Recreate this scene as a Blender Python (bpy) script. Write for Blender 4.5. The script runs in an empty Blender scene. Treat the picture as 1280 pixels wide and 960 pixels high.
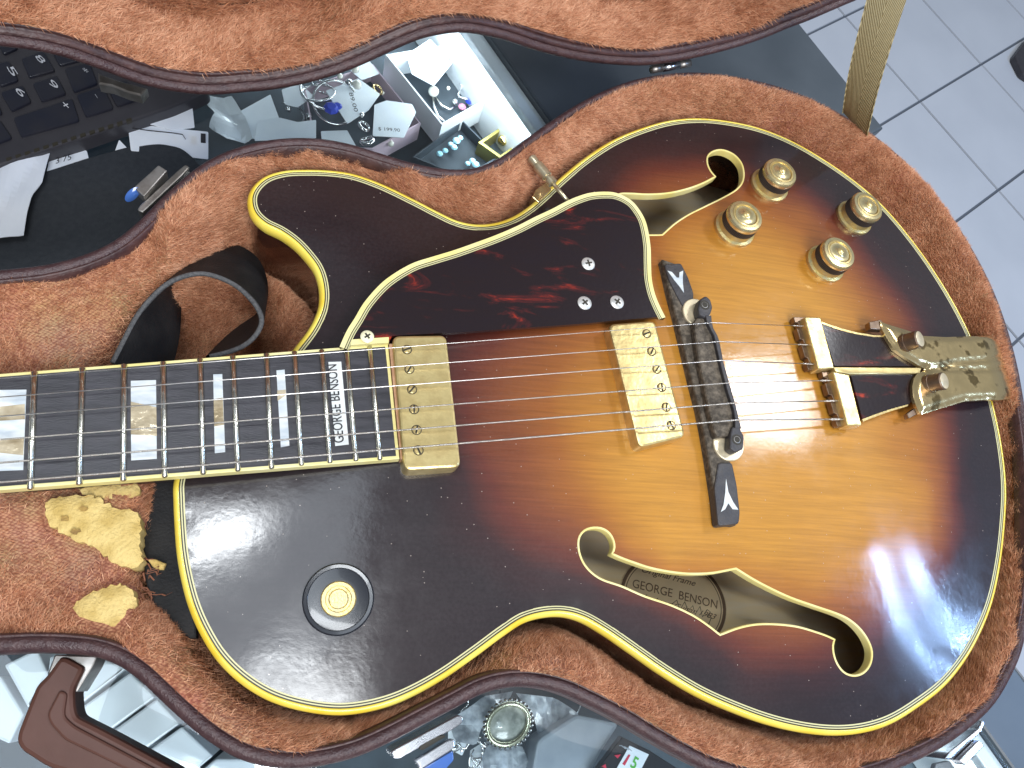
import bpy, bmesh, math, random
import numpy as np
from mathutils import Vector, Matrix
from mathutils.geometry import delaunay_2d_cdt, tessellate_polygon
random.seed(7); RNG = np.random.default_rng(7)
scene = bpy.context.scene
COL = scene.collection

# ------------------------------------------------------------------ camera
NAD = (370.0, 850.0); DC = 0.38; F = 960.0            # nadir pixel, axial distance, focal length in pixels of a 1280x960 frame
_k = np.array([-(NAD[0]-640), (NAD[1]-480), F], float); _k /= np.linalg.norm(_k)
_e = np.array([1.0, 0, 0]); _X = _e-_k*(_e@_k); _X /= np.linalg.norm(_X); _Y = np.cross(_k, _X)
R = np.array([_X, _Y, _k]); H = DC*_k[2]
EYE = np.array([0, 0, H])
cd = bpy.data.cameras.new('camera'); cam = bpy.data.objects.new('camera', cd); COL.objects.link(cam)
cd.sensor_width = 36; cd.lens = 36*F/1280; cd.clip_start = 0.01; cd.clip_end = 50
M = Matrix.Identity(4)
for i in range(3):
    for j in range(3): M[i][j] = R[i][j]
M[2][3] = H
cam.matrix_world = M; scene.camera = cam

# ------------------------------------------------------------------ light
w = bpy.data.worlds.new('World'); scene.world = w; w.use_nodes = True
bg = w.node_tree.nodes['Background']; bg.inputs[0].default_value = (0.80, 0.88, 1.0, 1); bg.inputs[1].default_value = 0.22
def area(name, loc, size, sizey, power, color, target=(0.15, 0.15, 0), spin=0.0):
    ld = bpy.data.lights.new(name, 'AREA'); ld.shape = 'RECTANGLE'; ld.size = size; ld.size_y = sizey; ld.energy = power; ld.color = color
    o = bpy.data.objects.new(name, ld); COL.objects.link(o); o.location = loc
    d = Vector(target)-Vector(loc)
    o.rotation_euler = (d.to_track_quat('-Z', 'Y').to_matrix().to_4x4() @ Matrix.Rotation(spin, 4, 'Z')).to_euler()
    return o
area('ceiling_panel_or_fill', (1.60, 0.92, 2.0), 0.42, 0.38, 22, (0.96, 0.98, 1.0), target=(1.60, 0.92, 0))
area('ceiling_panel_or_fill', (-0.52, 0.32, 2.0), 0.18, 0.14, 4.0, (0.93, 0.97, 1.0), target=(-0.52, 0.32, 0), spin=.5)
area('ceiling_panel_or_fill', (-0.04, -0.27, 2.0), 0.50, 0.12, 5, (0.93, 0.97, 1.0), target=(-0.04, -0.27, 0), spin=-.35)
area('ceiling_tube', (2.50, -0.14, 2.0), 0.50, 0.018, 15, (0.36, 0.58, 1.0), target=(2.50, -0.14, 0), spin=-1.15)
area('ceiling_tube', (2.92, -0.08, 2.0), 0.50, 0.018, 15, (0.36, 0.58, 1.0), target=(2.92, -0.08, 0), spin=-1.15)
area('ceiling_panel_or_fill', (-0.50, 0.05, 2.02), 1.0, 0.8, 8, (0.80, 0.90, 1.0), target=(-0.50, 0.05, 0), spin=.3)  # added wide dim source that lays a broad sheen on the lower-left bout
area('ceiling_panel_or_fill', (0.30, -1.70, 2.1), 1.4, 1.4, 66, (0.97, 0.98, 1.0), target=(0.2, 0.2, 0))  # added unseen fill behind the camera, brightens the plush and side walls
scene.view_settings.view_transform = 'Standard'; scene.view_settings.look = 'None'
scene.view_settings.exposure = 0.25; scene.view_settings.gamma = 1.0

# ------------------------------------------------------------------ projection helpers
def P(px, py, z=0.0, sx=0.0):
    """point where the sight line of a pixel meets the plane z + sx*X"""
    d = R @ np.array([px-640.0, -(py-480.0), -F])
    t = (z-H)/(d[2]-sx*d[0])
    return EYE+d*t
def PL(pts, z=0.0, sx=0.0): return np.array([P(a, b, z, sx) for a, b in pts])
FB = (0.0125, 0.02)        # fingerboard plane
ST = (0.0180, 0.038)       # string plane

def resample(pts, step, closed=True, smooth=True):
    p = np.asarray(pts, float); n = len(p)
    if smooth:
        out = []
        rng = range(n) if closed else range(n-1)
        for i in rng:
            if closed: a, b, c, d = p[i-1], p[i], p[(i+1) % n], p[(i+2) % n]
            else: a, b, c, d = p[max(i-1, 0)], p[i], p[i+1], p[min(i+2, n-1)]
            t0 = 0; t1 = t0+max(np.linalg.norm(b-a), 1e-6)**.5; t2 = t1+max(np.linalg.norm(c-b), 1e-6)**.5; t3 = t2+max(np.linalg.norm(d-c), 1e-6)**.5
            for k in range(12):
                t = t1+(t2-t1)*k/12
                A1 = (t1-t)/(t1-t0)*a+(t-t0)/(t1-t0)*b; A2 = (t2-t)/(t2-t1)*b+(t-t1)/(t2-t1)*c; A3 = (t3-t)/(t3-t2)*c+(t-t2)/(t3-t2)*d
                B1 = (t2-t)/(t2-t0)*A1+(t-t0)/(t2-t0)*A2; B2 = (t3-t)/(t3-t1)*A2+(t-t1)/(t3-t1)*A3
                out.append((t2-t)/(t2-t1)*B1+(t-t1)/(t2-t1)*B2)
        if not closed: out.append(p[-1])
        p = np.array(out)
    q = np.vstack([p, p[:1]]) if closed else p
    s = np.r_[0, np.cumsum(np.linalg.norm(np.diff(q, axis=0), axis=1))]
    m = max(int(s[-1]/step), 4)
    u = np.linspace(0, s[-1], m+1)[:-1] if closed else np.linspace(0, s[-1], m+1)
    return np.stack([np.interp(u, s, q[:, k]) for k in range(q.shape[1])], 1)
def sarea(p): x, y = p[:, 0], p[:, 1]; return 0.5*np.sum(x*np.roll(y, -1)-np.roll(x, -1)*y)
def ccw(p): return p if sarea(p) > 0 else p[::-1]
def normals2(p, closed=True):
    """inward normals of a CCW loop (left of travel)"""
    if closed: t = np.roll(p, -1, 0)-np.roll(p, 1, 0)
    else: t = np.gradient(p, axis=0)
    t = t[:, :2]; t = t/np.maximum(np.linalg.norm(t, axis=1, keepdims=True), 1e-9)
    return np.stack([-t[:, 1], t[:, 0]], 1)
def inset(p, d, closed=True):
    q = p.copy(); q[:, :2] += normals2(p, closed)*d; return q
def inset_poly(p, d):
    """mitred inset of a coarse CCW polygon"""
    n = len(p); out = []
    for i in range(n):
        a, b, c = p[i-1][:2], p[i][:2], p[(i+1) % n][:2]
        u = (b-a)/max(np.linalg.norm(b-a), 1e-9); v = (c-b)/max(np.linalg.norm(c-b), 1e-9)
        n1 = np.array([-u[1], u[0]]); n2 = np.array([-v[1], v[0]]); m = n1+n2
        out.append(b+m*d*2/max(m@m, 0.7))
    return np.array(out)
def inside(p, poly):
    x, y = p[:, 0], p[:, 1]; r = np.zeros(len(p), bool); a = poly[:, :2]; b = np.roll(a, -1, 0)
    for (x1, y1), (x2, y2) in zip(a, b):
        if y1 == y2: continue
        c = ((y1 > y) != (y2 > y)) & (x < (x2-x1)*(y-y1)/(y2-y1)+x1)
        r ^= c
    return r
def dist_poly(p, poly, closed=True):
    a = poly[:, :2]; b = np.roll(a, -1, 0)
    if not closed: a = a[:-1]; b = b[:-1]
    d = np.full(len(p), 1e9)
    for A, B in zip(a, b):
        ab = B-A; l = ab@ab
        if l < 1e-14: continue
        t = np.clip(((p[:, :2]-A)@ab)/l, 0, 1)
        d = np.minimum(d, np.hypot(*(p[:, :2]-A-t[:, None]*ab).T))
    return d

# ------------------------------------------------------------------ object helpers
def thing(name, label, cat, loc=(0, 0, 0), group=None):
    o = bpy.data.objects.new(name, None); COL.objects.link(o); o.location = loc; o.empty_display_size = 0.02
    o['label'] = label; o['category'] = cat
    if group: o['group'] = group
    return o
def tag(o, label, cat, group=None):
    o['label'] = label; o['category'] = cat
    if group: o['group'] = group
    return o
def wloc(o):
    v = Vector((0, 0, 0))
    while o is not None: v += o.location; o = o.parent
    return v
def mk(name, verts, faces, mat, parent=None, smooth=False, kind=None, label=None):
    me = bpy.data.meshes.new(name)
    V = np.asarray(verts, float)
    org = np.zeros(3)
    if parent is None: org = V.mean(0); org[2] = V[:, 2].min()
    else: org = np.array(wloc(parent))
    me.from_pydata((V-org).tolist(), [], [tuple(int(i) for i in f) for f in faces])
    me.update()
    if mat: me.materials.append(mat)
    if smooth: me.polygons.foreach_set('use_smooth', [True]*len(me.polygons))
    o = bpy.data.objects.new(name, me); COL.objects.link(o)
    if parent is None: o.location = org
    else: o.parent = parent
    if kind: o['kind'] = kind
    if label: o['label'] = label
    return o
def fixn(o):
    bm = bmesh.new(); bm.from_mesh(o.data); bmesh.ops.recalc_face_normals(bm, faces=bm.faces); bm.to_mesh(o.data); bm.free(); return o
def sharp(o, ang=35):
    o.data.polygons.foreach_set('use_smooth', [True]*len(o.data.polygons))
    bm = bmesh.new(); bm.from_mesh(o.data); bmesh.ops.recalc_face_normals(bm, faces=bm.faces)
    for e in bm.edges:
        if len(e.link_faces) == 2 and e.calc_face_angle(0) > math.radians(ang): e.smooth = False
    bm.to_mesh(o.data); bm.free(); return o
def zval(z, x, y): return z(x, y) if callable(z) else z
def slab(name, poly, zt, zb, mat, parent=None, bevel=0.0004, **k):
    """solid plate over a 2-D polygon: bevelled upper edge, level or sloping top"""
    p = ccw(np.asarray(poly, float)[:, :2]); n = len(p)
    rings = []
    if bevel > 0: steps = [(0, None), (0, -bevel), (bevel*0.3, -bevel*0.3), (bevel, 0)]
    else: steps = [(0, None), (0, 0)]
    V = []
    for d, dz in steps:
        q = inset_poly(p, d) if d else p
        for x, y in q: V.append((x, y, zval(zb, x, y) if dz is None else zval(zt, x, y)+dz))
    Fc = []
    for r in range(len(steps)-1):
        for i in range(n):
            j = (i+1) % n; Fc.append((r*n+i, r*n+j, (r+1)*n+j, (r+1)*n+i))
    top = (len(steps)-1)*n
    if n <= 4: Fc.append(tuple(range(top, top+n))); Fc.append(tuple(reversed(range(n))))
    else:
        for b0_, fl_ in ((top, False), (0, True)):
            tr = tessellate_polygon([[Vector((V[b0_+i][0], V[b0_+i][1], 0)) for i in range(n)]])
            for t in tr:
                a_2, b_2, c_2 = [V[b0_+i] for i in t]; cr = (b_2[0]-a_2[0])*(c_2[1]-a_2[1])-(b_2[1]-a_2[1])*(c_2[0]-a_2[0])
                t = t if (cr > 0) != fl_ else t[::-1]
                Fc.append(tuple(b0_+i for i in t))
    o = mk(name, V, Fc, mat, parent, **k)
    return sharp(o, 22)
def rpoly(q, r, seg=5):
    """round the corners of a 2-D polygon"""
    q = [np.asarray(v, float)[:2] for v in q]; out = []; n = len(q)
    for i in range(n):
        a, b, c = q[i-1], q[i], q[(i+1) % n]
        u = a-b; v = c-b; lu = np.linalg.norm(u); lv = np.linalg.norm(v); rr = min(r, lu*.45, lv*.45)
        s = b+u/lu*rr; e = b+v/lv*rr
        for k in range(seg+1):
            t = k/seg; out.append((1-t)**2*s+2*t*(1-t)*b+t*t*e)
    return np.array(out)
def tri_region(outer, holes, spacing, nodes=None):
    """constrained triangulation of a region with grid nodes inside"""
    lo = outer.min(0); hi = outer.max(0)
    xs = np.arange(math.floor(lo[0]/spacing), math.ceil(hi[0]/spacing)+1)*spacing
    ys = np.arange(math.floor(lo[1]/spacing), math.ceil(hi[1]/spacing)+1)*spacing
    g = np.stack(np.meshgrid(xs, ys), -1).reshape(-1, 2)
    g = g[inside(g, outer)]
    for h in holes: g = g[~inside(g, h)]
    keep = dist_poly(g, outer) > spacing*.4
    for h in holes: keep &= dist_poly(g, h) > spacing*.4
    g = g[keep]
    pts = [Vector(v[:2]) for v in outer]; edges = [(i, (i+1) % len(outer)) for i in range(len(outer))]
    for h in holes:
        b = len(pts); pts += [Vector(v[:2]) for v in h]; edges += [(b+i, b+(i+1) % len(h)) for i in range(len(h))]
    pts += [Vector(v) for v in g]
    v, e, f, *_ = delaunay_2d_cdt(pts, edges, [], 0, 1e-7)
    V = np.array([(a.x, a.y) for a in v]); Fc = np.array([t for t in f if len(t) == 3])
    c = V[Fc].mean(1); ok = inside(c, outer)
    for h in holes: ok &= ~inside(c, h)
    Fc = Fc[ok]
    a = V[Fc]; s = (a[:, 1, 0]-a[:, 0, 0])*(a[:, 2, 1]-a[:, 0, 1])-(a[:, 1, 1]-a[:, 0, 1])*(a[:, 2, 0]-a[:, 0, 0])
    Fc[s < 0] = Fc[s < 0][:, ::-1]
    return V, Fc
def sheet(name, poly, zf, thick, mat, parent=None, spacing=0.004, **k):
    """curved plate: triangulated top with a skirt"""
    p = ccw(np.asarray(poly, float)[:, :2]); V2, Fc = tri_region(p, [], spacing)
    V = [(x, y, zf(x, y)) for x, y in V2]; n = len(V)
    n0 = len(p)
    V += [(x, y, zf(x, y)-thick) for x, y in p]; V += [(x, y, zf(x, y)) for x, y in p]
    F2 = [tuple(f) for f in Fc]
    for i in range(n0):
        j = (i+1) % n0; F2.append((n+n0+i, n+i, n+j, n+n0+j))
    return mk(name, V, F2, mat, parent, smooth=True, **k)
def sweep(name, path, profile, mat, parent=None, closed=True, smooth=True, zf=None, **k):
    """sweep (inset, height) profile along a plan curve"""
    n = len(path); nn = normals2(path, closed); V = []; m = len(profile)
    for i in range(n):
        for d, z in profile:
            x, y = path[i][:2]+nn[i]*d
            V.append((x, y, z+(zf(x, y) if zf else (path[i][2] if len(path[i]) > 2 else 0))))
    Fc = []
    for i in range(n if closed else n-1):
        j = (i+1) % n
        for a in range(m-1): Fc.append((i*m+a, j*m+a, j*m+a+1, i*m+a+1))
    return mk(name, V, Fc, mat, parent, smooth=smooth, **k)
def basis(axis):
    a = Vector(axis).normalized(); u = a.orthogonal().normalized(); return u, a.cross(u), a
def lathe(name, c, axis, prof, mat, parent=None, seg=32, smooth=True, sc=(1, 1), **k):
    u, v, a = basis(axis)
    if abs(a.z) > .7: u = Vector((1, 0, 0))-a*a.x; u.normalize(); v = a.cross(u)
    c = Vector(c); V = []; Fc = []
    for r, h in prof:
        for s in range(seg):
            t = 2*math.pi*s/seg; V.append(tuple(c+a*h+u*(r*sc[0]*math.cos(t))+v*(r*sc[1]*math.sin(t))))
    m = len(prof)
    for q in range(m-1):
        for s in range(seg):
            j = (s+1) % seg; Fc.append((q*seg+s, q*seg+j, (q+1)*seg+j, (q+1)*seg+s))
    Fc.append(tuple(range((m-1)*seg, m*seg))); Fc.append(tuple(reversed(range(seg))))
    return sharp(mk(name, V, Fc, mat, parent, **k), 32)
def tube(name, pts, r, mat, parent=None, seg=8, closed=False, **k):
    p = [Vector(q) for q in pts]; n = len(p); V = []; Fc = []; prev = None
    for i in range(n):
        if closed: t = p[(i+1) % n]-p[i-1]
        else: t = p[min(i+1, n-1)]-p[max(i-1, 0)]
        t.normalize()
        u = (prev-t*prev.dot(t)) if prev is not None else t.orthogonal()
        if u.length < 1e-6: u = t.orthogonal()
        u.normalize(); prev = u; v = t.cross(u); rr = r[i] if hasattr(r, '__len__') else r
        for s in range(seg):
            a = 2*math.pi*s/seg; V.append(tuple(p[i]+u*(rr*math.cos(a))+v*(rr*math.sin(a))))
    for i in range(n if closed else n-1):
        b = ((i+1) % n)*seg
        for s in range(seg):
            j = (s+1) % seg; Fc.append((i*seg+s, i*seg+j, b+j, b+s))
    if not closed: Fc.append(tuple(reversed(range(seg)))); Fc.append(tuple(range((n-1)*seg, n*seg)))
    return mk(name, V, Fc, mat, parent, smooth=True, **k)
def text(name, s, p0, p1, height, mat, parent=None, z=0.0002, up=(0, 0, 1), shear=0.0, extrude=0.00006, bold=0.0):
    """lettering from p0 to p1 along its baseline"""
    cu = bpy.data.curves.new(name, 'FONT'); cu.body = s; cu.size = 1; cu.shear = shear; cu.offset = bold
    cu.resolution_u = 3
    tmp = bpy.data.objects.new(name, cu); COL.objects.link(tmp)
    dg = bpy.context.evaluated_depsgraph_get(); me = bpy.data.meshes.new_from_object(tmp.evaluated_get(dg))
    bpy.data.objects.remove(tmp); me.name = name
    V = np.array([v.co[:] for v in me.vertices])
    if len(V) == 0: return None
    mn = V.min(0); mx = V.max(0)
    p0 = np.array(p0); p1 = np.array(p1); L = np.linalg.norm(p1-p0); ux = (p1-p0)/L; uz = np.array(up, float); uy = np.cross(uz, ux); uy /= np.linalg.norm(uy); uz = np.cross(ux, uy)
    W = p0+np.outer((V[:, 0]-mn[0])/(mx[0]-mn[0])*L, ux)+np.outer(V[:, 1]/max(mx[1], 1e-6)*height, uy)+uz*z
    faces = [tuple(f.vertices) for f in me.polygons]
    bpy.data.meshes.remove(me)
    return mk(name, W, faces, mat, parent)

# ------------------------------------------------------------------ materials
def mat(name, color, rough=0.5, metal=0.0, coat=0.0, coat_rough=0.05, var=None, scale=60, detail=4, bump=0.0, bump_scale=None, stretch=(1, 1, 1), rvar=0.0, trans=0.0, alpha=None, sheen=0.0, ramp=(0.35, 0.65), spec=None, ior=None):
    m = bpy.data.materials.new(name); m.use_nodes = True; nt = m.node_tree; b = nt.nodes['Principled BSDF']
    b.inputs['Base Color'].default_value = (*color, 1); b.inputs['Roughness'].default_value = rough; b.inputs['Metallic'].default_value = metal
    b.inputs['Coat Weight'].default_value = coat; b.inputs['Coat Roughness'].default_value = coat_rough
    b.inputs['Transmission Weight'].default_value = trans
    if sheen: b.inputs['Sheen Weight'].default_value = sheen
    if spec is not None: b.inputs['Specular IOR Level'].default_value = spec
    if ior: b.inputs['IOR'].default_value = ior
    tc = nt.nodes.new('ShaderNodeTexCoord'); mp = nt.nodes.new('ShaderNodeMapping'); mp.inputs['Scale'].default_value = stretch
    nt.links.new(tc.outputs['Object'], mp.inputs['Vector'])
    if var is not None or rvar:
        n = nt.nodes.new('ShaderNodeTexNoise'); n.inputs['Scale'].default_value = scale; n.inputs['Detail'].default_value = detail
        nt.links.new(mp.outputs[0], n.inputs['Vector'])
        r = nt.nodes.new('ShaderNodeValToRGB'); r.color_ramp.elements[0].position = ramp[0]; r.color_ramp.elements[1].position = ramp[1]
        nt.links.new(n.outputs['Fac'], r.inputs[0])
        if var is not None:
            r.color_ramp.elements[0].color = (*color, 1); r.color_ramp.elements[1].color = (*var, 1)
            nt.links.new(r.outputs[0], b.inputs['Base Color'])
        if rvar:
            mr = nt.nodes.new('ShaderNodeMapRange'); mr.inputs['To Min'].default_value = max(rough-rvar, .02); mr.inputs['To Max'].default_value = rough+rvar
            nt.links.new(n.outputs['Fac'], mr.inputs[0]); nt.links.new(mr.outputs[0], b.inputs['Roughness'])
    if bump:
        n2 = nt.nodes.new('ShaderNodeTexNoise'); n2.inputs['Scale'].default_value = bump_scale or scale; n2.inputs['Detail'].default_value = 5
        nt.links.new(mp.outputs[0], n2.inputs['Vector'])
        bp = nt.nodes.new('ShaderNodeBump'); bp.inputs['Strength'].default_value = bump; bp.inputs['Distance'].default_value = 0.001
        nt.links.new(n2.outputs['Fac'], bp.inputs['Height']); nt.links.new(bp.outputs[0], b.inputs['Normal'])
    return m
M_BIND = mat('aged_binding', (0.80, 0.56, 0.045), 0.28, var=(0.86, 0.72, 0.13), scale=40, coat=0.5, coat_rough=0.12)
M_CREAM = mat('cream_plastic', (0.78, 0.74, 0.48), 0.3, var=(0.86, 0.84, 0.66), scale=90)
M_GCREAM = mat('guard_cream', (0.78, 0.68, 0.25), 0.35, var=(0.82, 0.75, 0.38), scale=50)
M_BLACK = mat('black_purfling', (0.012, 0.012, 0.01), 0.4)
M_SIDE = mat('mahogany_side', (0.020, 0.008, 0.006), 0.25, var=(0.075, 0.022, 0.010), scale=18, stretch=(1, 1, 3), coat=0.8, coat_rough=0.08)
M_NECK = mat('neck_wood', (0.018, 0.008, 0.006), 0.3, coat=0.5)
M_BACK = mat('interior_maple', (0.88, 0.68, 0.36), 0.7, var=(0.86, 0.72, 0.50), scale=30, stretch=(1, 8, 1))
M_LABEL = mat('label_paper', (0.82, 0.63, 0.36), 0.8, var=(0.72, 0.56, 0.34), scale=60)
M_INK = mat('label_ink', (0.17, 0.105, 0.06), 0.8)
M_INK2 = mat('black_ink', (0.02, 0.02, 0.025), 0.7)
M_ROSE = mat('fingerboard_ebony', (0.030, 0.029, 0.034), 0.36, var=(0.050, 0.048, 0.056), scale=60, stretch=(1, 5, 1), bump=0.12, bump_scale=500, rvar=0.1)
M_FRET = mat('fret_nickel', (0.78, 0.77, 0.70), 0.24, metal=1.0, var=(0.62, 0.60, 0.50), scale=300)
M_PEARL = mat('pearl', (0.72, 0.75, 0.74), 0.22, var=(0.50, 0.56, 0.60), scale=70, stretch=(1, 2.5, 1), coat=0.6, ramp=(.4, .6), detail=8)
M_ABAL = mat('abalone', (0.72, 0.62, 0.44), 0.15, var=(0.36, 0.28, 0.16), scale=110, metal=0.25, coat=0.8, detail=6, bump=0.4, bump_scale=180)
M_STRING = mat('string_steel', (0.78, 0.76, 0.74), 0.3, metal=1.0)
M_WOUND = mat('string_wound', (0.72, 0.68, 0.62), 0.35, metal=1.0, bump=0.8, bump_scale=2600, stretch=(1, .05, .05))
M_GOLD = mat('worn_gold', (0.78, 0.62, 0.28), 0.33, metal=0.72, var=(0.60, 0.46, 0.20), scale=140, detail=9, bump=0.10, bump_scale=500, rvar=0.12, ramp=(.42, .6))
M_GOLDP = mat('gold_skirt', (0.74, 0.56, 0.20), 0.34, metal=0.75, var=(0.52, 0.44, 0.24), scale=260, detail=8, rvar=0.15, bump=.2, bump_scale=900)
M_GOLDT = mat('tarnished_gold', (0.68, 0.52, 0.26), 0.20, metal=0.85, var=(0.22, 0.16, 0.07), scale=95, detail=12, rvar=0.10, ramp=(.58, .63), bump=.12, bump_scale=300)
M_BRASSK = mat('tarnished_knob', (0.33, 0.24, 0.17), 0.4, metal=0.9, var=(0.22, 0.15, 0.11), scale=200, detail=8)
M_BRASSF = mat('knob_face', (0.74, 0.62, 0.42), 0.35, metal=0.35, var=(0.55, 0.48, 0.33), scale=300)
M_SILVER = mat('screw_nickel', (0.70, 0.69, 0.66), 0.42, metal=0.4, var=(0.5, 0.5, 0.48), scale=400)
M_DARKM = mat('dark_slot', (0.03, 0.025, 0.015), 0.6)
M_EBONY = mat('bridge_ebony', (0.035, 0.034, 0.040), 0.5, var=(0.06, 0.055, 0.055), scale=200, bump=.3, bump_scale=700)
M_DUSTY = mat('dusty_ebony', (0.060, 0.048, 0.035), 0.85, var=(0.19, 0.155, 0.115), scale=420, detail=8, bump=.6, bump_scale=900, ramp=(.4, .75))
M_GRIP = mat('rubber_grip', (0.045, 0.035, 0.030), 0.6)
M_CAPM = mat('cap_metal', (0.84, 0.70, 0.36), 0.25, metal=0.85, var=(0.68, 0.58, 0.34), scale=350)
M_LEATH = mat('case_leather', (0.045, 0.020, 0.022), 0.36, var=(0.072, 0.036, 0.036), scale=260, bump=0.55, bump_scale=1100, rvar=.1)
M_LEATH2 = mat('case_lip_vinyl', (0.040, 0.016, 0.016), 0.42, var=(0.075, 0.032, 0.028), scale=120, bump=.4, bump_scale=500)
M_STRAPL = mat('black_leather', (0.010, 0.010, 0.011), 0.6, spec=.25, var=(0.020, 0.019, 0.019), scale=80, bump=.3, bump_scale=900)
M_STRAPE = mat('leather_edge', (0.06, 0.06, 0.062), 0.8, var=(0.11, 0.11, 0.11), scale=900, bump=.6, bump_scale=1800)
M_HANDLE = mat('brown_plastic', (0.080, 0.034, 0.024), 0.42, var=(0.100, 0.044, 0.032), scale=40, coat=0.0, spec=.25, bump=.12, bump_scale=200)
M_STEEL = mat('latch_steel', (0.72, 0.74, 0.78), 0.22, metal=1.0, var=(0.50, 0.52, 0.56), scale=120, rvar=.1)
M_STEELD = mat('dull_steel', (0.42, 0.40, 0.38), 0.4, metal=0.9, var=(0.25, 0.23, 0.21), scale=140)
M_FOAM = mat('yellow_foam', (0.52, 0.36, 0.11), 0.95, var=(0.70, 0.52, 0.20), scale=130, detail=8, bump=1.0, bump_scale=700)
M_FOAMD = mat('dark_foam', (0.40, 0.25, 0.07), 0.95, var=(0.25, 0.15, 0.05), scale=300, bump=1, bump_scale=700)
M_TILE = mat('floor_tile', (0.47, 0.50, 0.55), 0.35, var=(0.51, 0.54, 0.59), scale=5)
M_GROUT = mat('grout', (0.10, 0.115, 0.14), 0.9)
M_KEYB = mat('laptop_black', (0.034, 0.032, 0.038), 0.42, var=(0.042, 0.040, 0.046), scale=60)
M_KEY = mat('key_black', (0.012, 0.014, 0.026), 0.3, var=(0.02, 0.02, 0.028), scale=60)
M_LEGEND = mat('key_legend', (0.55, 0.57, 0.62), 0.5)
M_PAD = mat('mouse_pad_cloth', (0.022, 0.026, 0.032), 0.85, var=(0.030, 0.034, 0.040), scale=300, bump=.3, bump_scale=1500)
M_PAPER = mat('white_paper', (0.66, 0.70, 0.76), 0.7, var=(0.76, 0.79, 0.84), scale=30)
M_CARD = mat('tag_card', (0.84, 0.88, 0.92), 0.5, var=(0.76, 0.81, 0.87), scale=60)
M_DARKF = mat('display_felt', (0.030, 0.042, 0.055), 0.7, var=(0.055, 0.075, 0.095), scale=40, detail=8)
M_COUNT = mat('counter_laminate', (0.055, 0.070, 0.085), 0.4, var=(0.080, 0.098, 0.115), scale=14, detail=8)
M_WHITEP = mat('white_acrylic', (0.78, 0.82, 0.86), 0.3, var=(0.84, 0.87, 0.90), scale=20, coat=.4)
M_GREYP = mat('grey_acrylic', (0.33, 0.37, 0.42), 0.35, var=(0.20, 0.23, 0.27), scale=25, detail=6, coat=.3)
M_SILV2 = mat('jewellery_silver', (0.80, 0.80, 0.80), 0.16, metal=1.0)
M_GEMB = mat('blue_gem', (0.03, 0.06, 0.50), 0.08, coat=1.0)
M_GEML = mat('aqua_crystal', (0.35, 0.66, 0.78), 0.08, coat=1.0)
M_GEMP = mat('pink_gem', (0.65, 0.25, 0.38), 0.08, coat=1.0)
M_PEARLB = mat('pearl_bead', (0.82, 0.80, 0.70), 0.15, coat=1.0)
M_BLUEB = mat('blue_bead', (0.22, 0.42, 0.60), 0.2, coat=.6)
M_PINKE = mat('pink_edge', (0.66, 0.52, 0.60), 0.3)
M_GREEN = mat('green_print', (0.10, 0.45, 0.06), 0.5)
M_RED = mat('red_print', (0.60, 0.03, 0.07), 0.5)
M_BLUEP = mat('blue_plastic', (0.05, 0.13, 0.40), 0.2, coat=1.0)
M_PINKW = mat('bare_wood_spacer', (0.60, 0.36, 0.22), 0.6, var=(0.45, 0.25, 0.14), scale=200)

def glass_mat(name, tint, gloss):
    m = bpy.data.materials.new(name); m.use_nodes = True; nt = m.node_tree; nt.nodes.clear()
    o = nt.nodes.new('ShaderNodeOutputMaterial'); mx = nt.nodes.new('ShaderNodeMixShader'); t = nt.nodes.new('ShaderNodeBsdfTransparent'); g = nt.nodes.new('ShaderNodeBsdfGlossy'); f = nt.nodes.new('ShaderNodeFresnel')
    f.inputs[0].default_value = 1.5; g.inputs['Roughness'].default_value = gloss; t.inputs[0].default_value = (*tint, 1)
    mp = nt.nodes.new('ShaderNodeMath'); mp.operation = 'MULTIPLY_ADD'; mp.inputs[1].default_value = 1.3; mp.inputs[2].default_value = 0.02
    nt.links.new(f.outputs[0], mp.inputs[0]); ge = nt.nodes.new('ShaderNodeNewGeometry'); iv = nt.nodes.new('ShaderNodeMath'); iv.operation = 'SUBTRACT'; iv.inputs[0].default_value = 1; nt.links.new(ge.outputs['Backfacing'], iv.inputs[1])
    ml = nt.nodes.new('ShaderNodeMath'); ml.operation = 'MULTIPLY'; nt.links.new(mp.outputs[0], ml.inputs[0]); nt.links.new(iv.outputs[0], ml.inputs[1])
    nt.links.new(ml.outputs[0], mx.inputs[0]); nt.links.new(t.outputs[0], mx.inputs[1]); nt.links.new(g.outputs[0], mx.inputs[2]); nt.links.new(mx.outputs[0], o.inputs[0])
    return m
M_GLASS = glass_mat('counter_glass', (0.93, 0.97, 0.98), 0.03)
M_BAG = glass_mat('clear_plastic', (0.88, 0.92, 0.95), 0.2)

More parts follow.
